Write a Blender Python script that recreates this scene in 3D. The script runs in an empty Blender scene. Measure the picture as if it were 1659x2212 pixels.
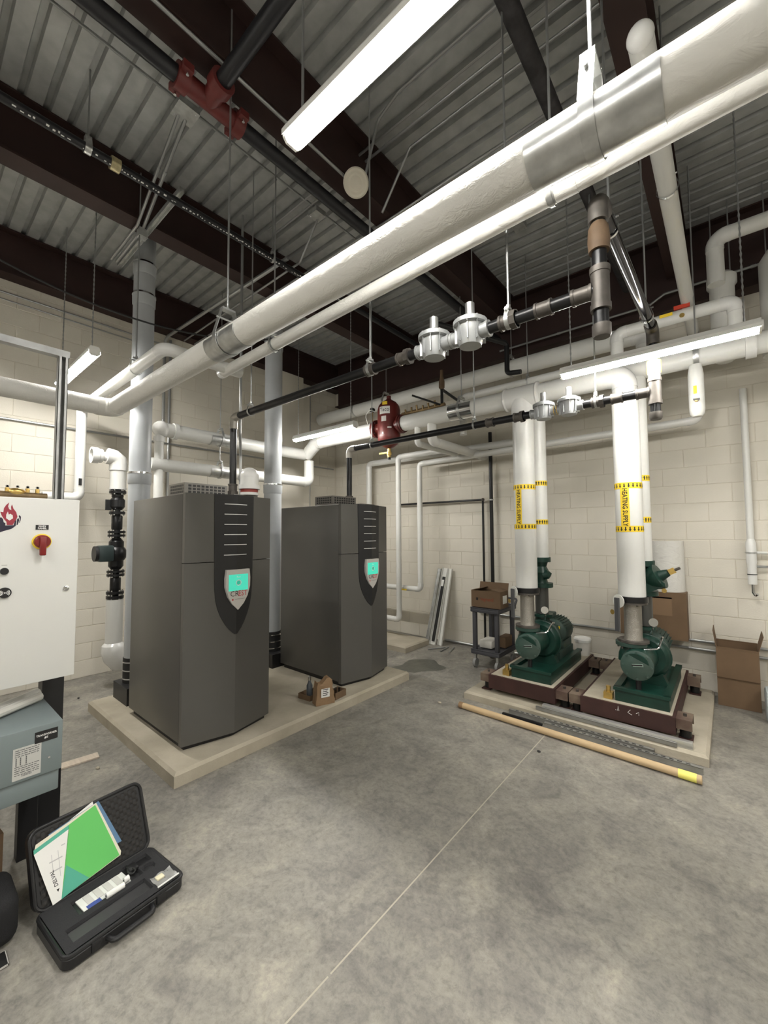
import bpy, bmesh, math, random
from mathutils import Vector, Matrix
random.seed(7)
PI = math.pi
S = bpy.context.scene
COL = S.collection

# ------------------------------------------------------------------ camera
cam_d = bpy.data.cameras.new('camera')
cam = bpy.data.objects.new('camera', cam_d); COL.objects.link(cam); S.camera = cam
YAW, PITCH, ROLL = math.radians(130.0), math.radians(2.956), math.radians(-0.331)
_f = Vector((math.cos(YAW)*math.cos(PITCH), math.sin(YAW)*math.cos(PITCH), math.sin(PITCH)))
_r = Vector((math.sin(YAW), -math.cos(YAW), 0)); _u = _r.cross(_f)
_r2 = _r*math.cos(ROLL) + _u*math.sin(ROLL); _u2 = _u*math.cos(ROLL) - _r*math.sin(ROLL)
M = Matrix((( _r2.x,_u2.x,-_f.x,0),(_r2.y,_u2.y,-_f.y,0),(_r2.z,_u2.z,-_f.z,1.72),(0,0,0,1)))
cam.matrix_world = M
cam_d.sensor_fit = 'HORIZONTAL'; cam_d.sensor_width = 36.0; cam_d.lens = 885.0/1659*36; cam_d.clip_start = .05
# ------------------------------------------------------------------ world, exposure
W = bpy.data.worlds.new('world'); S.world = W; W.use_nodes = True
W.node_tree.nodes['Background'].inputs[0].default_value = (.5,.5,.5,1)
W.node_tree.nodes['Background'].inputs[1].default_value = .05
S.view_settings.view_transform = 'Standard'; S.view_settings.look = 'None'
S.view_settings.gamma = 1; S.view_settings.use_curve_mapping = False
S.view_settings.exposure = 2.3
LAMP = 30.0          # radiance of the strip-light lenses

# ------------------------------------------------------------------ materials
MATS = {}
def mat(name, col, rough=.6, metal=0, var=.0, vscale=6, bump=0, bscale=40, col2=None, spec=.5, emit=0, alpha=1, trans=0, stretch=None, detail=4, coat=0):
    if name in MATS: return MATS[name]
    m = bpy.data.materials.new(name); m.use_nodes = True; nt = m.node_tree; N = nt.nodes; L = nt.links
    b = N['Principled BSDF']
    b.inputs['Base Color'].default_value = (*col,1); b.inputs['Roughness'].default_value = rough
    b.inputs['Metallic'].default_value = metal; b.inputs['Specular IOR Level'].default_value = spec
    b.inputs['Coat Weight'].default_value = coat
    if alpha < 1: b.inputs['Alpha'].default_value = alpha
    if trans: b.inputs['Transmission Weight'].default_value = trans
    if emit:
        b.inputs['Emission Color'].default_value = (*col,1); b.inputs['Emission Strength'].default_value = emit
    tc = N.new('ShaderNodeTexCoord'); src = tc.outputs['Object']
    if stretch:
        mp = N.new('ShaderNodeMapping'); mp.inputs['Scale'].default_value = stretch; L.new(src, mp.inputs[0]); src = mp.outputs[0]
    if var or col2:
        n = N.new('ShaderNodeTexNoise'); n.inputs['Scale'].default_value = vscale; n.inputs['Detail'].default_value = detail; L.new(src, n.inputs['Vector'])
        r = N.new('ShaderNodeValToRGB'); r.color_ramp.elements[0].position = .3; r.color_ramp.elements[1].position = .7
        c2 = col2 or tuple(min(1,c*(1+var)) for c in col); c1 = col if col2 else tuple(c*(1-var) for c in col)
        r.color_ramp.elements[0].color = (*c1,1); r.color_ramp.elements[1].color = (*c2,1)
        L.new(n.outputs['Fac'], r.inputs[0]); L.new(r.outputs[0], b.inputs['Base Color'])
    if bump:
        n2 = N.new('ShaderNodeTexNoise'); n2.inputs['Scale'].default_value = bscale; n2.inputs['Detail'].default_value = 3; L.new(src, n2.inputs['Vector'])
        bp = N.new('ShaderNodeBump'); bp.inputs['Strength'].default_value = bump; bp.inputs['Distance'].default_value = .01
        L.new(n2.outputs['Fac'], bp.inputs['Height']); L.new(bp.outputs[0], b.inputs['Normal'])
    MATS[name] = m; return m

def floor_mat():
    m = bpy.data.materials.new('concrete_floor'); m.use_nodes = True; nt = m.node_tree; N = nt.nodes; L = nt.links; b = N['Principled BSDF']
    g = N.new('ShaderNodeNewGeometry'); src = g.outputs['Position']
    def noise(sc, det, dist=0, rough=.5):
        n = N.new('ShaderNodeTexNoise'); n.inputs['Scale'].default_value = sc; n.inputs['Detail'].default_value = det
        n.inputs['Distortion'].default_value = dist; n.inputs['Roughness'].default_value = rough; L.new(src, n.inputs['Vector']); return n.outputs['Fac']
    def ramp(fac, *st):
        r = N.new('ShaderNodeValToRGB'); e = r.color_ramp.elements
        while len(e) < len(st): e.new(.5)
        for k,(p,c) in enumerate(st): e[k].position = p; e[k].color = (*c,1)
        L.new(fac, r.inputs[0]); return r.outputs[0]
    def mix(a, bb, fac, mode='MIX'):
        x = N.new('ShaderNodeMix'); x.data_type = 'RGBA'; x.blend_type = mode
        if isinstance(fac, float): x.inputs[0].default_value = fac
        else: L.new(fac, x.inputs[0])
        L.new(a, x.inputs[6])
        if isinstance(bb, tuple): x.inputs[7].default_value = (*bb,1)
        else: L.new(bb, x.inputs[7])
        return x.outputs[2]
    base = ramp(noise(.9,6,.6,.6), (.3,(.175,.165,.148)), (.5,(.225,.212,.188)), (.72,(.285,.268,.234)))
    dust = ramp(noise(1.7,9,.9,.7), (.52,(0,0,0)), (.72,(.6,.6,.6)))
    c = mix(base, (.37,.345,.295), dust)
    fine = ramp(noise(30,10,.3,.78), (.30,(.62,.62,.63)), (.5,(1,1,1)), (.70,(1.25,1.24,1.20)))
    c = mix(c, fine, 1.0, 'MULTIPLY')
    mott = ramp(noise(4.5,12,.8,.72), (.34,(.70,.70,.71)), (.5,(1,1,1)), (.66,(1.26,1.25,1.2)))
    c = mix(c, mott, 1.0, 'MULTIPLY')
    sc = ramp(noise(7,12,1.2,.8), (.60,(1,1,1)), (.74,(1.4,1.38,1.30)))
    c = mix(c, sc, 1.0, 'MULTIPLY')
    L.new(c, b.inputs['Base Color'])
    r = ramp(noise(3,5,.5), (.3,(.42,)*3), (.7,(.62,)*3)); L.new(r, b.inputs['Roughness'])
    bp = N.new('ShaderNodeBump'); bp.inputs['Strength'].default_value = .08; bp.inputs['Distance'].default_value = .004; L.new(noise(45,6), bp.inputs['Height']); L.new(bp.outputs[0], b.inputs['Normal'])
    return m

def asj_mat():
    m = bpy.data.materials.new('white_paper_jacket'); m.use_nodes = True; nt = m.node_tree; N = nt.nodes; L = nt.links; b = N['Principled BSDF']
    b.inputs['Base Color'].default_value = (.68,.67,.63,1); b.inputs['Roughness'].default_value = .5
    g = N.new('ShaderNodeNewGeometry'); mp = N.new('ShaderNodeMapping'); mp.inputs['Scale'].default_value = (1,1.6,1.6); L.new(g.outputs['Position'], mp.inputs[0])
    a = N.new('ShaderNodeTexNoise'); a.inputs['Scale'].default_value = 9; a.inputs['Detail'].default_value = 5; a.inputs['Distortion'].default_value = 1.5; L.new(mp.outputs[0], a.inputs['Vector'])
    r = N.new('ShaderNodeTexNoise'); r.inputs['Scale'].default_value = 2.2; r.inputs['Detail'].default_value = 1; L.new(mp.outputs[0], r.inputs['Vector'])
    rr = N.new('ShaderNodeValToRGB'); rr.color_ramp.elements[0].position = .5; rr.color_ramp.elements[1].position = .62; L.new(r.outputs['Fac'], rr.inputs[0])
    v = N.new('ShaderNodeTexVoronoi'); v.feature = 'DISTANCE_TO_EDGE'; v.inputs['Scale'].default_value = 26; L.new(a.outputs['Color'], v.inputs['Vector'])
    vc = N.new('ShaderNodeTexNoise'); vc.inputs['Scale'].default_value = 34; vc.inputs['Detail'].default_value = 4; vc.inputs['Distortion'].default_value = 2.5; L.new(mp.outputs[0], vc.inputs['Vector'])
    mu = N.new('ShaderNodeMath'); mu.operation = 'MULTIPLY'; L.new(vc.outputs['Fac'], mu.inputs[0]); L.new(rr.outputs[0], mu.inputs[1])
    ad = N.new('ShaderNodeMath'); ad.operation = 'ADD'; L.new(mu.outputs[0], ad.inputs[0]); L.new(a.outputs['Fac'], ad.inputs[1])
    bp = N.new('ShaderNodeBump'); bp.inputs['Strength'].default_value = .45; bp.inputs['Distance'].default_value = .012; L.new(ad.outputs[0], bp.inputs['Height']); L.new(bp.outputs[0], b.inputs['Normal'])
    return m
M_FLOOR = floor_mat()
M_STRUT = mat('dull_strut', (.40,.405,.40), .5, .5, var=.15, vscale=12)
M_PAD = mat('pad_concrete', (.33,.295,.225), .85, col2=(.46,.415,.33), vscale=3, bump=.25, bscale=50)
M_CMU = mat('painted_block', (.655,.618,.535), .62, var=.04, vscale=2, bump=.10, bscale=90)
M_CMU2 = mat('painted_joint', (.62,.575,.485), .7)
M_DECK = mat('galvanized_deck', (.44,.45,.445), .5, .3, var=.12, vscale=9, bump=.05)
M_DARKW = mat('painted_wall_far', (.42,.40,.35), .7)
M_RED = mat('red_primer', (.026,.0095,.0072), .65, var=.15, vscale=4)
M_REDB = mat('red_base_paint', (.040,.014,.011), .65, var=.25, vscale=6)
M_BRK = mat('dusty_red', (.055,.022,.018), .75, col2=(.20,.155,.11), vscale=5)
M_BLACK = mat('black_steel', (.016,.016,.017), .32, .35, var=.3, vscale=8)
M_FIT = mat('black_iron_fitting', (.10,.09,.08), .5, .5, var=.25, vscale=15)
M_SPR = mat('black_sprinkler_pipe', (.018,.018,.021), .4, .2)
M_WHITE = mat('white_jacket', (.67,.67,.64), .35, var=.02, vscale=3)
M_ASJ = asj_mat()
M_PVC = mat('white_pvc_cover', (.70,.70,.68), .22, spec=.6)
M_GALV = mat('galvanized_steel', (.55,.56,.55), .32, .85, var=.2, vscale=14)
M_ROD = mat('zinc_rod', (.42,.43,.43), .4, .8)
M_CHROME = mat('bright_steel', (.75,.76,.77), .15, 1)
M_FLUE = mat('grey_vent_pipe', (.42,.44,.455), .35, var=.03)
M_BOIL = mat('boiler_grey', (.108,.104,.096), .33, .3, var=.03, vscale=2)
M_BOILT = mat('boiler_top', (.20,.19,.175), .4, .4)
M_BPLAS = mat('black_plastic', (.012,.012,.013), .42)
M_SILV = mat('silver_bezel', (.55,.53,.50), .35, .2)
M_SLOT = mat('white_slot', (.75,.74,.72), .4)
M_SCREEN = mat('teal_screen', (.05,.50,.36), .3, emit=.16)
M_TXTW = mat('white_print', (.8,.8,.78), .5)
M_TXTK = mat('black_print', (.012,.012,.012), .5)
M_TXTR = mat('red_print', (.45,.02,.025), .5)
M_LENS = mat('lit_lens', (1.0,.975,.92), .5, emit=LAMP)
M_HOUS = mat('white_housing', (.72,.72,.68), .4)
M_GREEN = mat('pump_green', (.006,.036,.025), .38, var=.25, vscale=8)
M_GREEND = mat('dusty_green', (.014,.048,.036), .55, col2=(.05,.075,.06), vscale=5)
M_CARD = mat('cardboard', (.15,.094,.052), .85, var=.1, vscale=5)
M_CARDD = mat('cardboard_inside', (.20,.12,.06), .9)
M_KRAFT = mat('kraft_paper', (.26,.165,.09), .8, var=.15, vscale=10, bump=.5, bscale=30)
M_BRASS = mat('brass', (.62,.43,.14), .35, .9, var=.15, vscale=15)
M_BRZ = mat('bronze_wrap', (.105,.066,.036), .7, .1, var=.2, vscale=20)
M_SEP = mat('red_vessel', (.12,.017,.014), .38, var=.08)
M_YEL = mat('yellow_tape', (.85,.60,.03), .5)
M_YELH = mat('yellow_handle', (.85,.62,.05), .45)
M_PANEL = mat('panel_white', (.66,.66,.63), .38)
M_TRANS = mat('transformer_grey', (.175,.21,.215), .45)
M_KNOBR = mat('switch_red', (.20,.013,.012), .4)
M_CART = mat('cart_plastic', (.055,.055,.062), .6)
M_RUB = mat('rubber', (.015,.015,.015), .7)
M_ALU = mat('cast_aluminium', (.36,.37,.37), .45, .4, var=.08, vscale=12)
M_BRAID = mat('braided_steel', (.36,.34,.30), .35, .8, bump=.6, bscale=160)
M_FILM = mat('clear_film', (.75,.75,.72), .15, alpha=.35)
M_GLASS = mat('gauge_face', (.85,.85,.82), .2)
M_WOOD = mat('pale_wood', (.56,.48,.39), .7, var=.12, vscale=6, stretch=(1,8,1))
M_WIRE = mat('white_wire', (.75,.75,.72), .4)
M_FOAM = mat('charcoal_foam', (.022,.022,.024), .95, bump=.3, bscale=300)
M_BAG = mat('black_fabric', (.010,.010,.011), .85, bump=.3, bscale=200)
M_FG = mat('folder_green', (.12,.52,.12), .5)
M_FT = mat('folder_teal', (.08,.40,.28), .5)
M_FW = mat('folder_white', (.78,.78,.75), .5)
M_FB = mat('folder_blue', (.10,.20,.34), .5)
M_BUCK = mat('white_bucket', (.62,.60,.55), .5, var=.1, vscale=10)
M_WET = mat('damp_patch', (.085,.085,.07), .35, var=.2, vscale=8, bump=.3, bscale=25)
M_RAIL = mat('dull_steel_rail', (.34,.335,.31), .45, .6, var=.15, vscale=9)
M_PINK = mat('pink_rim', (.6,.3,.28), .5)

# ------------------------------------------------------------------ mesh builder
class MB:
    def __init__(s): s.v = []; s.f = []
    def add(s, vs, fs):
        o = len(s.v); s.v += [tuple(p) for p in vs]; s.f += [tuple(i+o for i in f) for f in fs]; return s
    def box(s, a, b, M=None):
        x0,y0,z0 = a; x1,y1,z1 = b
        if x0>x1: x0,x1=x1,x0
        if y0>y1: y0,y1=y1,y0
        if z0>z1: z0,z1=z1,z0
        vs = [Vector(p) for p in ((x0,y0,z0),(x1,y0,z0),(x1,y1,z0),(x0,y1,z0),(x0,y0,z1),(x1,y0,z1),(x1,y1,z1),(x0,y1,z1))]
        if M: vs = [M@p for p in vs]
        return s.add(vs, [(0,3,2,1),(4,5,6,7),(0,1,5,4),(1,2,6,5),(2,3,7,6),(3,0,4,7)])
    def cbox(s, c, d, M=None):
        return s.box([c[i]-d[i]/2 for i in range(3)], [c[i]+d[i]/2 for i in range(3)], M)
    def rbox(s, a, b, r=.01, M=None, n=2):
        # box with rounded edges (superellipsoid-free: chamfered by bmesh bevel)
        bm = bmesh.new(); bmesh.ops.create_cube(bm, size=1)
        for v in bm.verts:
            for i in range(3): v.co[i] = a[i] + (v.co[i]+.5)*(b[i]-a[i])
        bmesh.ops.bevel(bm, geom=bm.edges[:], offset=r, segments=n, affect='EDGES', profile=.5)
        bm.normal_update()
        vs = [M@v.co if M else v.co.copy() for v in bm.verts]; bm.verts.index_update()
        fs = [[v.index for v in f.verts] for f in bm.faces]; bm.free(); return s.add(vs, fs)
    def cyl(s, p0, p1, r, n=16, r1=None): return s.lathe(p0, Vector(p1)-Vector(p0), [(0,r),(1,r if r1 is None else r1)], n, True)
    def lathe(s, o, d, prof, n=20, unit=False, a0=0, a1=2*PI):
        # revolve profile [(distance along d, radius)] around axis through o
        o = Vector(o); d = Vector(d); ln = d.length; dn = d.normalized()
        e1 = dn.orthogonal().normalized()
        if abs(dn.z) > .99: e1 = Vector((1,0,0))
        elif abs(dn.z) < .01: e1 = Vector((0,0,1))
        e2 = dn.cross(e1); vs = []; fs = []; full = abs(a1-a0-2*PI) < 1e-6; k = n if full else n+1
        for (t,r) in prof:
            p = o + (d*t if unit else dn*t)
            for i in range(k):
                a = a0+(a1-a0)*i/n; vs.append(p + (e1*math.cos(a)+e2*math.sin(a))*r)
        for j in range(len(prof)-1):
            for i in range(n):
                i2 = (i+1)%k
                fs.append((j*k+i, j*k+i2, (j+1)*k+i2, (j+1)*k+i))
        if full:
            if prof[0][1] > 1e-6: fs.append(tuple(range(k))[::-1])
            if prof[-1][1] > 1e-6: fs.append(tuple((len(prof)-1)*k+i for i in range(k)))
        return s.add(vs, fs)
    def tube(s, pts, r, bend=0, n=16, seg=6, caps=True):
        P = arcs(pts, bend, seg); return s.sweep(P, r, n, caps)
    def sweep(s, P, r, n=16, caps=True):
        P = [Vector(p) for p in P]; m = len(P); T = []
        for i in range(m):
            a = P[max(i-1,0)]; b = P[min(i+1,m-1)]; T.append((b-a).normalized())
        e = T[0].orthogonal().normalized()
        if abs(T[0].z) < .01: e = Vector((0,0,1))
        vs = []; fs = []
        for i in range(m):
            e = (e - T[i]*e.dot(T[i])).normalized(); g = T[i].cross(e); rr = r[i] if isinstance(r,(list,tuple)) else r
            for k in range(n):
                a = 2*PI*k/n; vs.append(P[i] + (e*math.cos(a)+g*math.sin(a))*rr)
        for i in range(m-1):
            for k in range(n): fs.append((i*n+k, i*n+(k+1)%n, (i+1)*n+(k+1)%n, (i+1)*n+k))
        if caps: fs.append(tuple(range(n))[::-1]); fs.append(tuple((m-1)*n+k for k in range(n)))
        return s.add(vs, fs)
    def prism(s, poly, o, ux, uy, depth):
        # extrude polygon (in ux,uy plane at o) along ux x uy by depth
        o = Vector(o); ux = Vector(ux); uy = Vector(uy); w = ux.cross(uy)*depth; n = len(poly)
        vs = [o+ux*a+uy*b for a,b in poly]; vs += [v+w for v in vs]
        fs = [tuple(range(n))[::-1], tuple(range(n,2*n))] + [(i,(i+1)%n,n+(i+1)%n,n+i) for i in range(n)]
        return s.add(vs, fs)
    def ball(s, c, r, n=14, m=8, sz=None):
        c = Vector(c); pr = []
        vs = []; fs = []
        for j in range(m+1):
            t = PI*j/m
            for i in range(n):
                a = 2*PI*i/n; q = Vector((math.sin(t)*math.cos(a), math.sin(t)*math.sin(a), math.cos(t)))*r
                if sz: q = Vector((q.x*sz[0], q.y*sz[1], q.z*sz[2]))
                vs.append(c+q)
        for j in range(m):
            for i in range(n): fs.append((j*n+i, (j+1)*n+i, (j+1)*n+(i+1)%n, j*n+(i+1)%n))
        return s.add(vs, fs)
def arcs(pts, bend, seg=6):
    P = [Vector(p) for p in pts]; out = [P[0]]
    for i in range(1, len(P)-1):
        a, b, c = P[i-1], P[i], P[i+1]; u = (a-b).normalized(); w = (c-b).normalized()
        ang = u.angle(w)
        if ang > PI-.02 or bend <= 0: out.append(b); continue
        t = min(bend/math.tan(ang/2), (a-b).length*.49, (c-b).length*.49); R = t*math.tan(ang/2)
        ctr = b + (u+w).normalized()*(R/math.sin(ang/2)); s0 = b+u*t-ctr; s1 = b+w*t-ctr
        for k in range(seg+1):
            q = k/seg; th = s0.angle(s1)
            out.append(ctr + (s0*math.sin((1-q)*th)+s1*math.sin(q*th))/math.sin(th))
    out.append(P[-1]); return out

def wloc(o):
    v = Vector((0,0,0))
    while o is not None: v = v + o.location; o = o.parent
    return v
def obj(name, mb, m, parent=None, smooth=35, local=False):
    me = bpy.data.meshes.new(name)
    off = Vector((0,0,0))
    if parent is not None and not local: off = wloc(parent)
    elif parent is None and not local:
        xs = [v[0] for v in mb.v]; ys = [v[1] for v in mb.v]; zs = [v[2] for v in mb.v]
        off = Vector(((min(xs)+max(xs))/2, (min(ys)+max(ys))/2, min(zs)))
    me.from_pydata([(v[0]-off.x, v[1]-off.y, v[2]-off.z) for v in mb.v], [], mb.f)
    me.update()
    bm = bmesh.new(); bm.from_mesh(me); bmesh.ops.recalc_face_normals(bm, faces=bm.faces); bm.to_mesh(me); bm.free()
    if smooth:
        for p in me.polygons: p.use_smooth = True
        me.set_sharp_from_angle(angle=math.radians(smooth))
    if m: me.materials.append(m)
    o = bpy.data.objects.new(name, me); COL.objects.link(o)
    if parent is not None: o.parent = parent
    elif not local: o.location = off
    return o
def tag(o, label=None, cat=None, group=None, kind=None):
    if label: o['label'] = label
    if cat: o['category'] = cat
    if group: o['group'] = group
    if kind: o['kind'] = kind
    return o
def thing(name, label, cat, loc=(0,0,0), rotz=0, group=None):
    o = bpy.data.objects.new(name, None); COL.objects.link(o); o.empty_display_size = .1
    o.location = loc; o.rotation_euler = (0,0,rotz); return tag(o, label, cat, group)
def part(name, mb, m, parent, label=None, smooth=35, local=False):
    o = obj(name, mb, m, parent, smooth, local)
    if label: o['label'] = label
    return o
def copy_tree(o, loc=None, parent=None, label=None):
    c = o.copy(); COL.objects.link(c); c.parent = parent
    if loc is not None: c.location = loc
    if label: c['label'] = label
    for ch in list(o.children): copy_tree(ch, None, c)
    return c
def text(name, body, size, m, parent, o, ux, uy, align='CENTER', depth=.0008, local=False, sx=1.0, warp=None, bold=0, wy=True):
    cu = bpy.data.curves.new(name, 'FONT'); cu.body = body; cu.size = size; cu.align_x = align; cu.align_y = 'CENTER'; cu.offset = bold
    cu.resolution_u = 2
    t = bpy.data.objects.new(name, cu); COL.objects.link(t)
    me = bpy.data.meshes.new_from_object(t); bpy.data.objects.remove(t)
    me.name = name
    if warp:
        bm = bmesh.new(); bm.from_mesh(me); h = size
        for k in range(-9, 10):
            bmesh.ops.bisect_plane(bm, geom=bm.verts[:]+bm.edges[:]+bm.faces[:], plane_co=((0,k*h/14,0) if wy else (k*h/5,0,0)), plane_no=((0,1,0) if wy else (1,0,0)))
        bm.to_mesh(me); bm.free()
    o = Vector(o); ux = Vector(ux); uy = Vector(uy); w = ux.cross(uy)
    off = Vector((0,0,0)) if (local or parent is None) else wloc(parent)
    for v in me.vertices:
        a, b = v.co.x*sx, v.co.y
        v.co = (warp(a,b) if warp else o + ux*a + uy*b + w*depth) - off
    me.update(); me.materials.clear(); me.materials.append(m)
    ob = bpy.data.objects.new(name, me); COL.objects.link(ob)
    if parent is not None: ob.parent = parent
    return ob
UX, UY, UZ = Vector((1,0,0)), Vector((0,1,0)), Vector((0,0,1))

# ================================================================== SETTING
XL, XR, YN, YR, ZD = -6.05, 3.4, -3.4, 5.7, 5.05
# floor: base plus slabs parted by saw-cut joints
fl = obj('floor', MB().box((XL-.2,YN-.2,-.2),(XR+.2,YR+.2,-.012)), M_FLOOR, smooth=0); tag(fl, 'grey stained concrete floor with saw-cut joints', kind='structure')
xs = [XL, -1.257, XR]; ys = [YN, 1.15, YR]
for i in range(2):
    for j in range(2):
        g = .004
        s = obj('slab', MB().box((xs[i]+(g if i else 0), ys[j]+(g if j else 0), -.012), (xs[i+1]-(0 if i else g), ys[j+1]-(0 if j else g), 0)), M_FLOOR, fl, 0)
M_JOINT = mat('joint_sealant', (.42,.38,.31), .8)
part('joint_filler', MB().box((-1.261,YN,-.012),(-1.253,YR,-.0008)), M_JOINT, fl, smooth=0)
part('joint_filler', MB().box((XL,1.144,-.012),(XR,1.156,-.0002)), M_FLOOR, fl, smooth=0)

# block walls
BL, BH, JT = .4064, .2032, .007
def block_mesh(name, axis, L):
    mb = MB(); d = .0045
    if axis == 'Y': mb.box((-.005,JT/2,JT/2),(d,L-JT/2,BH-JT/2))
    else: mb.box((JT/2,-d,JT/2),(L-JT/2,.005,BH-JT/2))
    me = bpy.data.meshes.new(name)
    vs = mb.v; me.from_pydata(vs, [], mb.f)
    bm = bmesh.new(); bm.from_mesh(me)
    bmesh.ops.recalc_face_normals(bm, faces=bm.faces)
    bmesh.ops.bevel(bm, geom=[e for e in bm.edges], offset=.0018, segments=1, affect='EDGES'); bm.to_mesh(me); bm.free()
    me.materials.append(M_CMU); return me
def block_wall(wall, axis, fixed, a0, a1, zmax_ind):
    full = block_mesh('block', axis, BL); half = block_mesh('half_block', axis, BL/2)
    rest = MB(); n = 0; off0 = wloc(wall)
    for r in range(int(ZD/BH)+1):
        a = a0; z = r*BH
        if z+BH > ZD+.03: break
        first = (r % 2 == 1)
        while a < a1-.05:
            L = BL/2 if first else BL
            if a+L > a1+.02: L = BL/2 if a+BL/2 <= a1+.02 else 0
            if not L: break
            first = False
            if z < zmax_ind:
                o = bpy.data.objects.new('block', full if L == BL else half); COL.objects.link(o); o.parent = wall
                o.location = (Vector((fixed, a, z)) if axis == 'Y' else Vector((a, fixed, z))) - off0; n += 1
            else:
                d = .0045
                if axis == 'Y': rest.box((fixed-.005,a+JT/2,z+JT/2),(fixed+d,a+L-JT/2,z+BH-JT/2))
                else: rest.box((a+JT/2,fixed-d,z+JT/2),(a+L-JT/2,fixed+.005,z+BH-JT/2))
            a += L
    if rest.v: tag(part('upper_blocks', rest, M_CMU, wall, smooth=0), 'painted concrete blocks high up under the beams', kind='stuff')
wl = obj('wall_left', MB().box((XL-.2,YN-.2,-.2),(XL,YR+.2,ZD+.15)), M_CMU2, smooth=0); tag(wl, 'cream painted concrete block wall behind the boilers', kind='structure')
block_wall(wl, 'Y', XL, .18, YR, 4.45)
wr = obj('wall_right', MB().box((XL-.2,YR,-.2),(XR+.2,YR+.2,ZD+.15)), M_CMU2, smooth=0); tag(wr, 'cream painted concrete block wall behind the green pumps', kind='structure')
block_wall(wr, 'X', YR, XL, 1.3, 3.24)
tag(obj('wall_front', MB().box((XR,YN-.2,-.2),(XR+.2,YR+.2,ZD+.15)), M_DARKW, smooth=0), 'painted wall beside the camera', kind='structure')
tag(obj('wall_back', MB().box((XL-.2,YN-.2,-.2),(XR+.2,YN,ZD+.15)), M_DARKW, smooth=0), 'painted wall behind the camera', kind='structure')
# ceiling of ribbed steel deck sheets
ce = obj('ceiling', MB().box((XL-.2,YN-.2,ZD+.06),(XR+.2,YR+.2,ZD+.2)), M_DECK, smooth=0); tag(ce, 'ribbed galvanized steel roof deck', kind='structure')
pit = .1524
prof = []
for k in range(6):
    y = k*pit
    prof += [(y,0),(y+.098,0),(y+.108,.04),(y+.142,.04)]
prof.append((6*pit,0))
vs = []; fs = []
for i,(y,z) in enumerate(prof):
    vs += [(XL,y,ZD+z),(XR,y,ZD+z)]
    if i: fs.append((2*i-2,2*i-1,2*i+1,2*i))
y = YR-6*pit; deck_me = None
while y > YN-.9:
    if deck_me is None:
        mb = MB(); mb.v = vs; mb.f = fs; o = obj('deck_sheet', mb, M_DECK, ce, 0); deck_me = o.data
        o.location = Vector((0,y,0))
    else:
        o = bpy.data.objects.new('deck_sheet', deck_me); COL.objects.link(o); o.parent = ce; o.location = (0,y,0)
    y -= 6*pit
# steel beams
def ibeam(label, axis, c, a0, a1, zb=4.55, zt=5.045, w=.19, lab=None):
    t = thing('steel_beam', label, 'beam', (c,(a0+a1)/2,zb) if axis=='Y' else ((a0+a1)/2,c,zb), group='dark red roof beams')
    def bx(c0,c1,z0,z1):
        return MB().box((c0,a0,z0),(c1,a1,z1)) if axis=='Y' else MB().box((a0,c0,z0),(a1,c1,z1))
    part('bottom_flange', bx(c-w/2,c+w/2,zb,zb+.016), M_RED, t, smooth=0)
    part('top_flange', bx(c-w/2,c+w/2,zt-.016,zt), M_RED, t, smooth=0)
    part('web', bx(c-.006,c+.006,zb+.016,zt-.016), M_RED, t, smooth=0)
    return t
ibeam('dark red steel beam running along the top of the left block wall', 'Y', XL+.11, YN, YR-.02)
ibeam('dark red steel beam over the boilers behind the black sprinkler main', 'Y', -4.05, YN, YR-.22)
ibeam('dark red steel beam above the long near strip light and the white alarm', 'Y', -2.29, YN, YR-.22)
ibeam('dark red steel beam at upper right beside the descending white pipe', 'Y', -.33, YN, YR-.22)
ibeam('dark red steel beam outside the view above the camera', 'Y', 1.6, YN, YR-.22)
ibeam('deep dark red steel girder along the top of the right block wall', 'X', YR-.12, XL+.2, XR, zb=4.2)
# concrete pads
def pad(label, x0,x1,y0,y1,z,ch=.02):
    mb = MB(); b=[(x0,y0),(x1,y0),(x1,y1),(x0,y1)]; c=[(x0+ch,y0+ch),(x1-ch,y0+ch),(x1-ch,y1-ch),(x0+ch,y1-ch)]
    mb.add([(x,y,0.001) for x,y in b]+[(x,y,z-ch) for x,y in b]+[(x,y,z) for x,y in c], [(0,3,2,1)]+[(i,(i+1)%4,4+(i+1)%4,4+i) for i in range(4)]+[(4+i,4+(i+1)%4,8+(i+1)%4,8+i) for i in range(4)]+[(8,9,10,11)])
    return tag(obj('concrete_pad', mb, M_PAD, smooth=0), label, 'concrete pad')
pad('long pale concrete pad under the two grey boilers', -4.85, -2.93, 1.27, 3.93, .1)
pad('wide concrete pad under the two green pumps', -2.17, -.17, 3.865, 5.5, .08)
pad('small concrete pad by the right wall behind the second boiler', -5.6, -3.6, 4.75, 5.35, .09)

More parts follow.
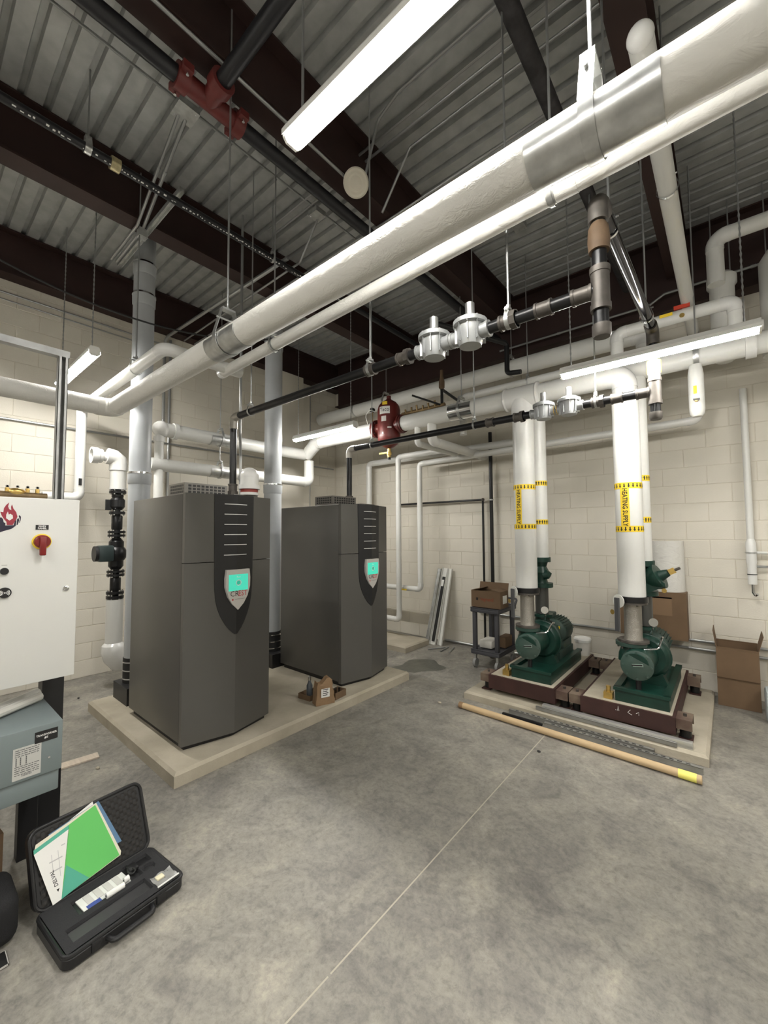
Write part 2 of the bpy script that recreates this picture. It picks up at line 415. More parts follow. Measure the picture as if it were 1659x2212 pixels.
# ================================================================== STRIP LIGHTS
def chain(p0, p1, r=.0035):
    p0 = Vector(p0); p1 = Vector(p1); L = (p1-p0).length; n = int(L/.022); P = []; R = []
    for i in range(n+1): P.append(p0.lerp(p1, i/n)); R.append(r*(2.0 if i%2 else 1.0))
    return MB().sweep(P, R, 5)
def strip_light(label, x0, x1, y, z, w=.085, group='hanging strip lights', hang='chain'):
    t = thing('strip_light', label, 'light', ((x0+x1)/2, y, z), group=group)
    h = w/2
    pr = [(-h,.045),(-h,.02),(-h*.62,.003),(-h*.2,0),(h*.2,0),(h*.62,.003),(h,.02),(h,.045)]
    part('lens', MB().prism([(a,b) for a,b in pr], (x0+.012,y,z), UY, UZ, x1-x0-.024), M_LENS, t)
    part('housing', MB().prism([(-h-.007,.025),(-h-.002,.025),(-h-.002,.046),(h+.002,.046),(h+.002,.025),(h+.007,.025),(h+.007,.05),(h*.75,.085),(-h*.75,.085),(-h-.007,.05)], (x0,y,z), UY, UZ, x1-x0), M_HOUS, t, smooth=0)
    for xe in (x0, x1-.012):
        part('end_cap', MB().prism([(-h,.046),(-h,.018),(-h*.6,.0),(h*.6,.0),(h,.018),(h,.046)], (xe,y,z), UY, UZ, .012), M_HOUS, t, smooth=0)
    for xe in (x0+.08, x1-.08):
        part('chain' if hang=='chain' else 'hanging_rod', chain((xe,y,z+.085),(xe,y,ZD)) if hang=='chain' else MB().cyl((xe,y,z+.085),(xe,y,ZD),.006,8), M_ROD, t)
    return t
strip_light('big overexposed strip light at the top close to the camera', -1.40, -.18, 1.05, 3.40, hang='rod')
strip_light('lit strip light at left above the white control panel', -5.45, -4.25, 1.08, 3.31)
strip_light('lit strip light at right hanging before the two tall insulated risers', -1.01, .21, 3.49, 2.98)
strip_light('lit strip light left of the red air separator', -4.77, -3.55, 3.68, 3.05)
for k,(x,y) in enumerate(((-3.0,-1.5),(-.6,-1.5),(1.8,-1.5),(2.1,1.05),(2.3,3.5))):
    strip_light('strip light outside the view '+('behind the camera toward the left','straight behind the camera','behind the camera toward the right','level with the camera at the right','at the right along the pump wall')[k], x-.61, x+.61, y, 3.3, group='strip lights behind the camera')

# ================================================================== BOILERS
def boiler(label):
    t = thing('boiler', label, 'boiler', (-3.7,1.80,.1), group='grey floor-standing boilers')
    yc, hw = 1.80, .38
    def fr(y): return -3.178 + .093*(1-abs(y-yc)/hw)
    part('plinth', MB().prism([(-4.2,yc-hw+.03),(-3.2,yc-hw+.03),(-3.125,yc),(-3.2,yc+hw-.03),(-4.2,yc+hw-.03)], (0,0,.1), UX, UY, .05), M_BPLAS, t, smooth=0)
    part('casing', MB().rbox((-4.24,yc-hw,.15),(-3.222,yc+hw,2.035), .006), M_BOIL, t)
    pl = [(-3.217,yc-hw),(-3.178,yc-hw),(-3.178+.093,yc),(-3.178,yc+hw),(-3.217,yc+hw)]
    part('lower_front_panel', MB().prism(pl, (0,0,.135), UX, UY, 1.36), M_BOIL, t, smooth=0)
    part('upper_front_panel', MB().prism(pl, (0,0,1.501), UX, UY, .539), M_BOIL, t, smooth=0)
    # black shield-shaped fascia, bent along the ridge
    tab = [(2.041,.176),(1.72,.172),(1.40,.168),(1.28,.165),(1.20,.158),(1.13,.143),(1.06,.117),(1.0,.085),(.955,.053),(.914,.012)]
    def bent(rows, off, back=.01):
        mb = MB(); vs=[]; fs=[]
        for z,w in rows:
            for y in (yc-w,yc,yc+w): vs.append((fr(y)+off,y,z))
        for z,w in rows:
            for y in (yc-w,yc,yc+w): vs.append((fr(y)-back,y,z))
        n = len(rows)
        for i in range(n-1):
            for j in range(2): fs.append((3*i+j,3*i+j+1,3*i+j+4,3*i+j+3))
            for j in (0,2): fs.append((3*i+j,3*i+3+j,3*n+3*i+3+j,3*n+3*i+j))
        for i in (0,n-1): fs += [(3*i,3*i+1,3*n+3*i+1,3*n+3*i),(3*i+1,3*i+2,3*n+3*i+2,3*n+3*i+1)]
        return mb.add(vs, fs)
    fa = part('fascia', bent(tab, .006), M_BPLAS, t, 'black shield-shaped fascia', smooth=20)
    for k in range(6):
        z = 1.963-.0824*k
        part('vent_slot', bent([(z+.003,.1),(z-.003,.1)], .008), M_SLOT, fa, smooth=0)
    # display bezel and screen
    bz = [(-.1,1.432),(.1,1.432),(.108,1.36),(.106,1.29),(.085,1.215),(.05,1.155),(.0,1.105),(-.05,1.155),(-.085,1.215),(-.106,1.29),(-.108,1.36)]
    dy = .012
    be = part('display_bezel', MB().prism([(yc+dy+a,b) for a,b in bz], (-3.125,0,0), UY, UZ, .052), M_SILV, t, 'silver shield-shaped display bezel', smooth=0)
    X1 = -3.073
    part('screen', MB().box((X1-.01,yc+dy-.085,1.262),(X1+.003,yc+dy+.085,1.392)), M_SCREEN, be, 'lit teal screen', smooth=0)
    text('lettering', 'Run', .022, M_TXTW, be, (X1+.003,yc+dy,1.372), UY, UZ)
    part('screen_icon', MB().lathe((X1+.003,yc+dy,1.325),UX,[(.0,.024),(.001,.024),(.001,.018),(.0,.018)],20), M_TXTW, be)
    text('lettering', 'CR', .062, M_TXTK, be, (X1,yc+dy-.033,1.236), UY, UZ, sx=.95)
    text('lettering', 'EST', .062, M_TXTR, be, (X1,yc+dy+.04,1.236), UY, UZ, sx=.85)
    part('print_line', MB().box((X1,yc+dy-.03,1.192),(X1+.001,yc+dy+.06,1.194)), M_TXTK, be, smooth=0)
    part('print_mark', MB().box((X1,yc+dy-.055,1.185),(X1+.001,yc+dy-.042,1.198)), M_TXTR, be, smooth=0)
    # perforated vent box on top
    vb = part('vent_box', MB().box((-3.72,1.52,2.035),(-3.42,1.90,2.15)), M_BOILT, t, 'perforated grey vent box', smooth=0)
    ho = MB()
    for i in range(9):
        for j in range(3): ho.box((-3.4215,1.55+i*.037,2.065+j*.026),(-3.4185,1.576+i*.037,2.083+j*.026))
    for i in range(7):
        for j in range(3): ho.box((-3.69+i*.037,1.5185,2.065+j*.026),(-3.664+i*.037,1.5215,2.083+j*.026))
    tag(part('vent_holes', ho, M_BPLAS, vb, smooth=0), kind='stuff')
    tp = MB().box((-3.62,1.92,2.035),(-3.35,2.16,2.075)); part('top_cover', tp, M_BOILT, t, smooth=0)
    return t
b1 = boiler('nearer grey boiler with teal screen beside the white control panel')
b2 = copy_tree(b1, (-3.7,1.80+1.65,.1), label='farther grey boiler with teal screen near the leaning light parts')

# ================================================================== PIPES
def corner_path(a, b, c, bend, ext, seg=7):
    a,b,c = Vector(a),Vector(b),Vector(c); u=(a-b).normalized(); w=(c-b).normalized(); ang=u.angle(w)
    t = min(bend/math.tan(ang/2), (a-b).length*.49, (c-b).length*.49)
    return [b+u*(t+ext)] + arcs([a,b,c], bend, seg)[1:-1] + [b+w*(t+ext)]
def run(name, label, pts, r, bend, m, cat='pipe', covers=True, cm=None, caps=(), n=20, ext=.03, group=None, pname='insulation'):
    mid = Vector(pts[0])
    t = thing(name, label, cat, tuple(mid), group=group)
    part(pname, MB().tube(pts, r, bend, n, 8), m, t)
    if covers:
        for i in range(1, len(pts)-1):
            if (Vector(pts[i])-Vector(pts[i-1])).angle(Vector(pts[i+1])-Vector(pts[i])) < .05: continue
            P = corner_path(pts[i-1],pts[i],pts[i+1],bend,ext); R = [r*1.05]*len(P)
            P = [P[0].lerp(P[1],.0)] + P + [P[-1]]; R = [r*.99]+R+[r*.99]
            mb = MB(); mb.sweep(P[1:-1], R[1:-1], n, True); part('elbow_cover', mb, cm or M_PVC, t)
    return t
def ring(c, axis, r0, r1, w, n=20):
    d = {'X':UX,'Y':UY,'Z':UZ}[axis]; c = Vector(c)
    return MB().lathe(c-d*w/2, d, [(0,r0),(0,r1),(w,r1),(w,r0),(0,r0)], n)
def band(t, c, axis, r, w, m, name='band', th=.003):
    return part(name, ring(c, axis, r-.004, r+th, w, 24), m, t)
def hanger(label, c, axis, r, ztop=ZD, w=.03, m=None, top=.09, group='pipe hangers', rr=.006):
    c = Vector(c); m = m or M_GALV; t = thing('pipe_hanger', label, 'pipe hanger', (c.x,c.y,c.z+r+top), group=group)
    d = UX if axis=='X' else UY; s = UY if axis=='X' else UX
    # U strap under the pipe with two cheeks
    mb = MB(); P = []
    n = 14
    for i in range(n+1):
        a = PI + PI*i/n; P.append(c + s*math.cos(a)*(r+.003) + UZ*math.sin(a)*(r+.003))
    top_z = c.z+r+top
    P = [c - s*(r*.45) + UZ*(r+top), c - s*(r+.003) + UZ*(r*.35)] + P + [c + s*(r+.003) + UZ*(r*.35), c + s*(r*.45) + UZ*(r+top)]
    vs=[]; fs=[]
    for p in P:
        for e in (-w/2, w/2): vs.append(p+d*e)
    for i in range(len(P)-1): fs.append((2*i,2*i+1,2*i+3,2*i+2))
    vs2 = []
    for i,p in enumerate(P):
        q = (p-c); q = q - d*q.dot(d); q = q.normalized()*.003
        for e in (-w/2, w/2): vs2.append(p+d*e+q)
    k = len(vs); fs += [tuple(i+k for i in f) for f in fs]
    for i in range(len(P)-1):
        for e in (0,1): fs.append((2*i+e,2*i+2+e,2*i+2+e+k,2*i+e+k))
    fs += [(0,1,1+k,k)]; e0 = 2*(len(P)-1); fs.append((e0,e0+1,e0+1+k,e0+k))
    mb.add(vs+vs2, fs); part('strap', mb, m, t, smooth=30)
    part('yoke', MB().cbox((c.x,c.y,top_z-.006), ((w if axis=='X' else r*.9+.01),(r*.9+.01 if axis=='X' else w),.012)), m, t, smooth=0)
    part('bolt', MB().cyl(c-s*(r*.62+.02)+UZ*(r+top*.45), c+s*(r*.62+.02)+UZ*(r+top*.45), .006, 8), m, t)
    part('rod', MB().cyl((c.x,c.y,top_z-.01),(c.x,c.y,ztop), rr, 8), M_ROD, t)
    part('nut', MB().cyl((c.x,c.y,top_z),(c.x,c.y,top_z+.012), .012, 6), m, t, smooth=0)
    return t

# --- thick near pipe with kinked elbow, and the thinner one behind it
BY, BZ, BR = 1.25, 2.88, .077
t = run('insulated_pipe', 'thick white insulated pipe crossing the whole view, elbow at left', [(-4.3,-3.35,BZ),(-4.3,BY,BZ),(3.35,BY,BZ)], BR, .085, M_ASJ, cm=M_ASJ, n=32, ext=.05)
for x0,x1 in ((-.43,-.085),(-2.42,-2.08)):
    sh = MB(); c = Vector((x0,BY,BZ)); sh.lathe(c, UX, [(0,BR+.002),(0,BR+.004),(x1-x0,BR+.004),(x1-x0,BR+.002),(0,BR+.002)], 28, a0=PI*.42, a1=PI*1.58)
    part('saddle_shield', sh, M_GALV, t, 'curved galvanized saddle shield')
hanger('clevis hanger with saddle at upper right on the thick white pipe', (-.255,BY,BZ), 'X', BR+.004, w=.04, top=.12)
hanger('clevis hanger holding the thick white pipe above the first boiler', (-2.28,BY,BZ), 'X', BR+.004, w=.04, top=.12)
hanger('clevis hanger out of view on the thick white pipe', (1.7,BY,BZ), 'X', BR+.004, w=.04, top=.12)
SY, SZ, SR = 1.87, 3.195, .045
t = thing('insulated_pipe', 'thin white insulated pipe with a capped end beside the thick one', 'pipe', (-3.5,SY,SZ))
part('insulation', MB().tube([(-3.5,SY,3.19),(3.35,SY,3.355)], SR, 0, 24), M_ASJ, t)
part('end_cap', MB().lathe((-3.52,SY,3.19), UX, [(0,.02),(.004,SR*.95),(.03,SR*1.06),(.06,SR*1.06),(.06,SR)], 24), M_PVC, t)
for x in (-2.69,-.56): band(t, (x,SY,3.19+.0241*(x+3.5)), 'X', SR, .035, M_GALV)
part('jacket_joint', ring((-.48,SY,3.263),'X',SR-.002,SR+.002,.06,24), M_ASJ, t)
for k,x in enumerate((-2.69,-.56)):
    hanger(('rod hanger on the thin capped pipe near its closed end','rod hanger on the thin capped pipe at upper right')[k], (x,SY,3.19+.0241*(x+3.5)), 'X', SR+.004, w=.02, top=.05)
# --- white pipe that climbs from the left wall over the first flue
t = run('insulated_pipe', 'white insulated pipe rising at the left wall then crossing before the grey flue', [(-5.65,1.0,2.14),(-5.65,1.33,2.14),(-5.65,1.33,3.18),(-3.4,1.33,3.21),(-3.4,2.0,3.21)], .05, .07, M_WHITE)
part('valve_tag', MB().box((-5.602,1.31,2.28),(-5.596,1.34,2.36)), M_TXTK, t, smooth=0)
hanger('thin ring hanger on the white pipe before the grey flue', (-4.0,1.33,3.2), 'X', .051, w=.014, top=.05)
# --- flues
def flue(label, x, y, r, zs, zb=.3):
    t = thing('flue_pipe', label, 'flue pipe', (x,y,.1), group='grey vent flues')
    part('vent_pipe', MB().cyl((x,y,zb),(x,y,ZD-.001), r, 28), M_FLUE, t)
    for z in zs:
        part('socket', MB().lathe((x,y,z-.11),UZ,[(0,r),(.015,r*1.07),(.11,r*1.09),(.125,r*1.09),(.125,r)],28), M_FLUE, t)
        part('clamp', ring((x,y,z+.01),'Z',r,r*1.12,.016,28), M_CHROME, t)
    part('coupling', MB().cyl((x,y,zb-.05),(x,y,zb+.2), r*1.06, 28), M_RUB, t)
    for z in (zb-.0,zb+.08,zb+.16): part('hose_clamp', ring((x,y,z),'Z',r,r*1.1,.012,28), M_CHROME, t)
    part('base', MB().box((x-.15,y-.14,.1),(x+.22,y+.14,zb-.04)), M_BPLAS, t, smooth=0)
flue('tall grey vent flue standing left of the nearer boiler', -4.63, 1.60, .1, (2.34,4.22,4.55))
flue('tall grey vent flue between the two boilers', -4.48, 3.11, .11, (2.34,4.22,4.55))
# --- boiler loop pipes along the left wall
t = run('insulated_pipe', 'upper white boiler loop pipe on the left wall behind the flues', [(-5.2,2.02,2.99),(-5.2,4.2,2.99)], .085, .09, M_WHITE)
part('tee_end', MB().ball((-5.2,2.02,2.99),.1,22,12), M_PVC, t); part('down_leg', MB().cyl((-5.2,2.0,1.7),(-5.2,2.0,2.93),.05,22), M_WHITE, t); part('leg_collar', ring((-5.2,2.0,2.86),'Z',.048,.062,.06,22), M_PVC, t)
band(t, (-5.2,3.45,2.99), 'Y', .085, .02, M_PVC, 'pvc_ring', .006); band(t, (-5.2,2.18,2.99), 'Y', .085, .05, M_PVC, 'pvc_ring', .014)
sh = MB().lathe((-5.2,2.62,2.99),UY,[(0,.088),(0,.09),(.3,.09),(.3,.088),(0,.088)],24,a0=PI*.4,a1=PI*1.6); part('saddle_shield', sh, M_GALV, t)
hanger('clevis hanger on the upper loop pipe left of the gas drop', (-5.2,2.77,2.99), 'Y', .092, w=.03, top=.06)
t = run('insulated_pipe', 'lower white boiler loop pipe on the left wall behind the flues', [(-5.2,1.9,2.555),(-5.2,4.3,2.555),(-5.2,4.3,2.9)], .078, .085, M_WHITE)
sh = MB().lathe((-5.2,2.62,2.555),UY,[(0,.081),(0,.083),(.3,.083),(.3,.081),(0,.081)],24,a0=PI*.4,a1=PI*1.6); part('saddle_shield', sh, M_GALV, t)
hanger('clevis hanger on the lower loop pipe left of the gas drop', (-5.2,2.77,2.555), 'Y', .085, w=.03, top=.06, ztop=2.9)
# --- main header with tee and drop to the second pump
run('insulated_pipe', 'white header piece between the boiler loop and the red air separator', [(-5.2,4.25,2.99),(-4.95,4.25,3.16),(-3.73,4.25,3.16)], .1, .14, M_WHITE, ext=.06)
t = run('insulated_pipe', 'main white header running from the red air separator to the pump risers', [(-3.21,4.25,3.16),(-.68,4.25,3.16),(-.68,4.25,2.93)], .1, .14, M_WHITE, ext=.02)
for x in (-1.63,):
    part('tee_cover', MB().cyl((x-.17,4.25,3.16),(x+.17,4.25,3.16),.118,28), M_PVC, t)
    for s in (-1,1): part('tee_bulge', MB().ball((x+s*.17,4.25,3.16),.128,20,12,(.3,1,1)), M_PVC, t)
    part('tee_neck', MB().lathe((x,4.25,3.12),-UZ,[(0,.118),(.15,.118),(.17,.13),(.2,.125)],28), M_PVC, t)
for x0 in (-2.5,): part('saddle_shield', MB().lathe((x0,4.25,3.16),UX,[(0,.102),(0,.105),(.3,.105),(.3,.102),(0,.102)],24,a0=PI*.3,a1=PI*1.6), M_CHROME, t, 'shiny metal saddle shield')
hanger('clevis hanger with shiny saddle on the main header', (-2.36,4.25,3.16), 'X', .106, w=.03, top=.06)
# --- pump risers
def riser(label, x, y, z0, z1, r, tape, group):
    t = thing('insulated_riser', label, 'pipe', (x,y,z0), group=group)
    part('insulation', MB().cyl((x,y,z0),(x,y,z1), r, 36), M_WHITE, t)
    if not tape: return t
    za, zb, up, ang = tape
    R = r+.0015; wd = .032
    def wrap(a, z, R): return Vector((x + R*math.cos(a), y + R*math.sin(a), z))
    for k,z in enumerate((za, zb)):
        tp = part('yellow_band', ring((x,y,z),'Z',r-.003,R,wd*1.7,40), M_YEL, t)
        for j in range(20):
            a = 2*PI*j/20 + ang
            if math.sin(a) > .55: continue
            am = MB(); s = 1 if up else -1
            pts = [(-.005,-.014),(.005,-.014),(.005,.002),(.011,.002),(0,.017),(-.011,.002),(-.005,.002)]
            am.add([wrap(a+p/R, z+q*s*1.25, R+.0012) for p,q in pts], [tuple(range(7))]); part('flow_arrow', am, M_TXTK, tp, smooth=0)
    if ang is not None and not up:
        tp = MB(); n = 8; zt, zl = max(za,zb), min(za,zb)
        vs=[]; fs=[]
        for i in range(n+1):
            a = ang-.036/R + 2*.036/R*i/n - 0; vs += [wrap(a,zt,R+.0004), wrap(a,zl,R+.0004)]
            if i: fs.append((2*i-2,2*i-1,2*i+1,2*i))
        tp.add(vs,fs); st = part('label_strip', tp, M_YEL, t)
        zc = (zt+zl)/2
        text('lettering', 'HEATING SUPPLY', .056, M_TXTK, st, (0,0,0), UX, UY, sx=.80*(zt-zl)/.40, warp=lambda a,b: wrap(ang + b/R, zc - a, R+.0015), bold=.001)
    return t
AF = -PI/2-.55
riser('nearer tall insulated riser on the left pump with yellow HEATING SUPPLY label', -1.63, 4.25, 1.15, 2.92, .108, (2.19,1.78,False,-PI/2-.25), 'pump risers')
riser('tall insulated riser on the right pump with yellow HEATING SUPPLY label', -.68, 4.25, 1.15, 2.93, .108, (2.13,1.745,False,-PI/2-.12), 'pump risers')
riser('thinner insulated riser behind the left pump riser with up arrows', -1.575, 4.53, 1.45, 3.19, .082, (2.25,1.83,True,0), 'pump discharge risers')
riser('thinner insulated riser half hidden behind the right pump riser', -.63, 4.53, 1.45, 3.19, .082, (2.22,1.83,True,0), 'pump discharge risers')
t = run('insulated_pipe', 'white discharge header behind the right strip light', [(-1.575,4.53,3.1),(-1.575,4.53,3.27),(2.4,4.53,3.27)], .09, .1, M_WHITE)
band(t, (.2,4.53,3.27),'X',.09,.07,M_PVC,'pvc_ring',.02); band(t, (.42,4.53,3.27),'X',.09,.07,M_PVC,'pvc_ring',.02)
hanger('strap hanger on the discharge header above the capped white drop', (-.16,4.53,3.27), 'X', .093, w=.04, top=.05)
# capped drop
t = thing('insulated_drop', 'short capped white insulated drop hanging right of the second pump riser', 'pipe', (-.17,4.45,2.7))
part('insulation', MB().lathe((-.17,4.5,2.72),UZ,[(0,.001),(.008,.035),(.03,.052),(.07,.057),(.38,.057),(.47,.045)],28), M_WHITE, t)
part('valve', MB().cyl((-.17,4.45,2.86),(-.17,4.41,2.86),.014,10), M_BRASS, t); part('valve_lever', MB().box((-.19,4.40,2.853),(-.145,4.408,2.867)), M_BLACK, t, smooth=0)
part('yellow_tag', MB().box((-.188,4.4415,2.92),(-.164,4.4435,2.99)), M_YEL, t, smooth=0)
# --- second large header near the wall
t = run('insulated_pipe', 'largest white pipe high along the right wall under the beam', [(-5.95,5.2,3.9),(-.6,5.2,3.9),(-.6,5.2,3.3)], .107, .12, M_WHITE)
for x in (-5.0,-4.3,-2.13): band(t, (x,5.2,3.9),'X',.107,.03,M_GALV)
hanger('band hanger on the largest high pipe behind the gas regulators', (-2.13,5.2,3.9), 'X', .111, w=.03, top=.06); hanger('band hanger on the largest high pipe above the red separator', (-4.3,5.2,3.9), 'X', .111, w=.03, top=.06)
t = run('insulated_pipe', 'thin white pipe just under the largest high pipe on the right', [(-2.62,4.75,3.0),(-2.62,4.75,3.5),(.3,4.75,3.5)], .045, .06, M_WHITE)
hanger('ring hanger on the thin pipe left of the right strip light', (-1.75,4.75,3.5), 'X', .047, w=.016, top=.04)
# branch to the wall
run('insulated_pipe', 'white branch under the main header turning into the right wall', [(-2.78,4.25,3.1),(-2.78,4.25,2.86),(-2.78,5.68,2.86)], .058, .07, M_WHITE)
run('insulated_pipe', 'thin white stub beside the branch under the main header', [(-3.0,4.25,3.1),(-3.0,4.25,2.86),(-3.0,5.2,2.86)], .038, .05, M_WHITE)
# pipes on the right wall
run('insulated_pipe', 'leftmost of three white wall pipes beside the second boiler', [(-4.98,5.52,.5),(-4.98,5.52,2.98),(-1.9,5.52,2.98)], .052, .07, M_WHITE)
run('insulated_pipe', 'middle of three white wall pipes beside the second boiler', [(-4.7,5.15,.36),(-4.02,5.15,.36),(-4.02,5.15,2.94),(-2.9,5.15,2.94)], .042, .06, M_WHITE)
t = run('insulated_pipe', 'long white wall pipe running right past both pump risers', [(-4.7,5.3,.84),(-3.71,5.3,.84),(-3.71,5.3,2.81),(-.2,5.3,2.87),(-.2,5.3,3.05)], .042, .06, M_WHITE)
part('yellow_tag', MB().box((-4.05,5.24,.81),(-3.95,5.258,.83)), M_YEL, t, smooth=0)
t = thing('wall_pipe', 'slim white vertical pipe on the wall at the far right with a chrome end', 'pipe', (.17,5.6,1.03))
part('pipe', MB().cyl((.17,5.62,1.2),(.17,5.62,3.2),.03,16), M_WHITE, t)
part('thick_section', MB().lathe((.17,5.62,1.18),UZ,[(0,.03),(.0,.036),(.2,.038),(.22,.042),(.42,.042),(.46,.03)],18), M_PVC, t)
part('dark_ring', ring((.17,5.62,1.28),'Z',.03,.04,.008), M_BLACK, t); part('clamp', ring((.17,5.62,1.5),'Z',.03,.048,.012), M_GALV, t)
part('drain_hook', MB().tube([(.17,5.6,1.18),(.17,5.6,1.1),(.19,5.6,1.06),(.2,5.58,1.09)],.014,.02,10), M_CHROME, t)
part('side_pipe', MB().cyl((.18,5.62,1.5),(1.2,5.62,1.5),.014,10), M_WHITE, t); part('side_pipe', MB().cyl((.18,5.62,1.36),(1.2,5.62,1.36),.012,10), M_GALV, t)
# black pipes beside the cart
t = thing('black_pipe', 'straight black vertical pipe at the wall behind the cart', 'pipe', (-2.65,5.61,0)); part('pipe', MB().cyl((-2.65,5.61,0.0),(-2.65,5.61,3.2),.026,14), M_BLACK, t)
for z in (.6,2.2): part('pipe_clip', ring((-2.65,5.61,z),'Z',.024,.032,.02), M_GALV, t)
t = run('black_pipe', 'black angled gas pipe running along the wall from the second boiler then down', [(-4.4,5.62,2.21),(-2.79,5.62,2.21),(-2.79,5.62,0)], .016, .005, M_BLACK, covers=False, pname='pipe')
part('elbow', MB().ball((-2.79,5.62,2.21),.026,12,8), M_FIT, t); part('pipe_clip', ring((-2.79,5.62,.62),'Z',.015,.024,.02), M_GALV, t)
# --- upper right cluster
t = run('insulated_pipe', 'white pipe slanting down away from the camera at upper right', [(-.21,1.98,3.84),(-.21,5.45,3.84),(-.21,5.45,3.55)], .05, .06, M_WHITE)
part('rounded_end', MB().ball((-.21,1.98,3.84),.053,20,12), M_PVC, t)
hanger('chrome ring hanger on the slanting white pipe', (-.21,3.0,3.84), 'Y', .052, w=.016, top=.06, m=M_CHROME)
t = run('insulated_pipe', 'white pipe loop with red valve handle behind the right strip light', [(-.79,4.6,3.37),(-.79,4.6,3.71),(.12,4.6,3.71),(.12,4.6,3.37)], .057, .07, M_WHITE)
part('valve_handle', MB().box((-.31,4.55,3.762),(-.19,4.57,3.795)), mat('red_handle',(.55,.05,.02),.5), t, smooth=0); part('yellow_tag', MB().box((-.42,4.541,3.715),(-.32,4.549,3.745)), M_YEL, t, smooth=0)
part('round_tag', MB().cyl((-.25,4.546,3.69),(-.25,4.54,3.69),.02,14), M_BRASS, t)
run('insulated_pipe', 'white pipe entering at the right edge high up and turning down', [(1.6,4.8,4.44),(.0,4.8,4.44),(.0,4.8,4.0)], .066, .09, M_WHITE)
t = thing('insulated_vessel', 'upright white insulated vessel behind the slanting pipe', 'vessel', (.04,5.2,3.35))
[part('support_rod', MB().cyl((.04+s_*.07,5.25,4.25),(.04+s_*.07,5.25,ZD),.006,8), M_ROD, t) for s_ in (-1,1)]; part('shell', MB().lathe((.04,5.25,3.4),UZ,[(0,.06),(.03,.1),(.75,.1),(.78,.12),(.86,.12),(.9,.08),(.9,0)],28), M_WHITE, t)
t = thing('insulated_vessel', 'upright white insulated vessel at the right edge', 'vessel', (.47,5.2,3.2))
[part('support_rod', MB().cyl((.47+s_*.1,5.2,4.3),(.47+s_*.1,5.2,ZD),.006,8), M_ROD, t) for s_ in (-1,1)]; part('shell', MB().lathe((.47,5.2,3.3),UZ,[(0,.1),(.05,.16),(.95,.16),(1.05,.1),(1.08,0)],28), M_WHITE, t)
part('nozzle_cover', MB().cyl((.47,5.2,3.9),(.47,4.98,3.9),.07,20), M_PVC, t)

# ================================================================== GAS PIPING
def fitting(p, axis, r, L, m=None):
    d = {'X':UX,'Y':UY,'Z':UZ}[axis]; p = Vector(p)
    return MB().lathe(p-d*L/2, d, [(0,r*1.22),(L*.14,r*1.22),(L*.16,r*1.1),(L*.84,r*1.1),(L*.86,r*1.22),(L,r*1.22)], 18)
def hexnut(p, axis, r, L):
    d = {'X':UX,'Y':UY,'Z':UZ}[axis]; p = Vector(p); return MB().lathe(p-d*L/2, d, [(0,r),(L,r)], 8)
def regulator(t, x, y, z, r):
    g = part('regulator', MB().lathe((x,y,z-r),UZ,[(0,0),(0,r*.68),(.02,r*.76),(r*1.25,r*.86),(r*1.3,r*1.06),(r*1.55,r*1.06),(r*1.75,r*.75),(r*1.8,r*.3),(r*1.8,0)],28), M_ALU, t, 'round cast aluminium gas regulator')
    part('vent_stack', MB().cyl((x,y,z+r*.75),(x,y,z+r*1.75), r*.29, 14), M_GALV, g)
    rb = MB()
    for k in range(10):
        a = 2*PI*k/10; rb.cbox((0,0,0),(r*.16,.005,r*1.15), Matrix.Translation((x,y,z-r*.25))@Matrix.Rotation(a,4,'Z')@Matrix.Translation((r*.88,0,0)))
        rb.cyl((x+r*.97*math.cos(a),y+r*.97*math.sin(a),z+r*.22),(x+r*.97*math.cos(a),y+r*.97*math.sin(a),z+r*.62),.0045,6)
    part('ribs_and_bolts', rb, M_ALU, g, smooth=20)
    for s in (-1,1): part('port', MB().lathe((x+s*r*.6,y,z-r*.25),UX*s,[(0,r*.45),(r*.55,r*.45),(r*.55,r*.5),(r*.72,r*.5)],18), M_ALU, g)
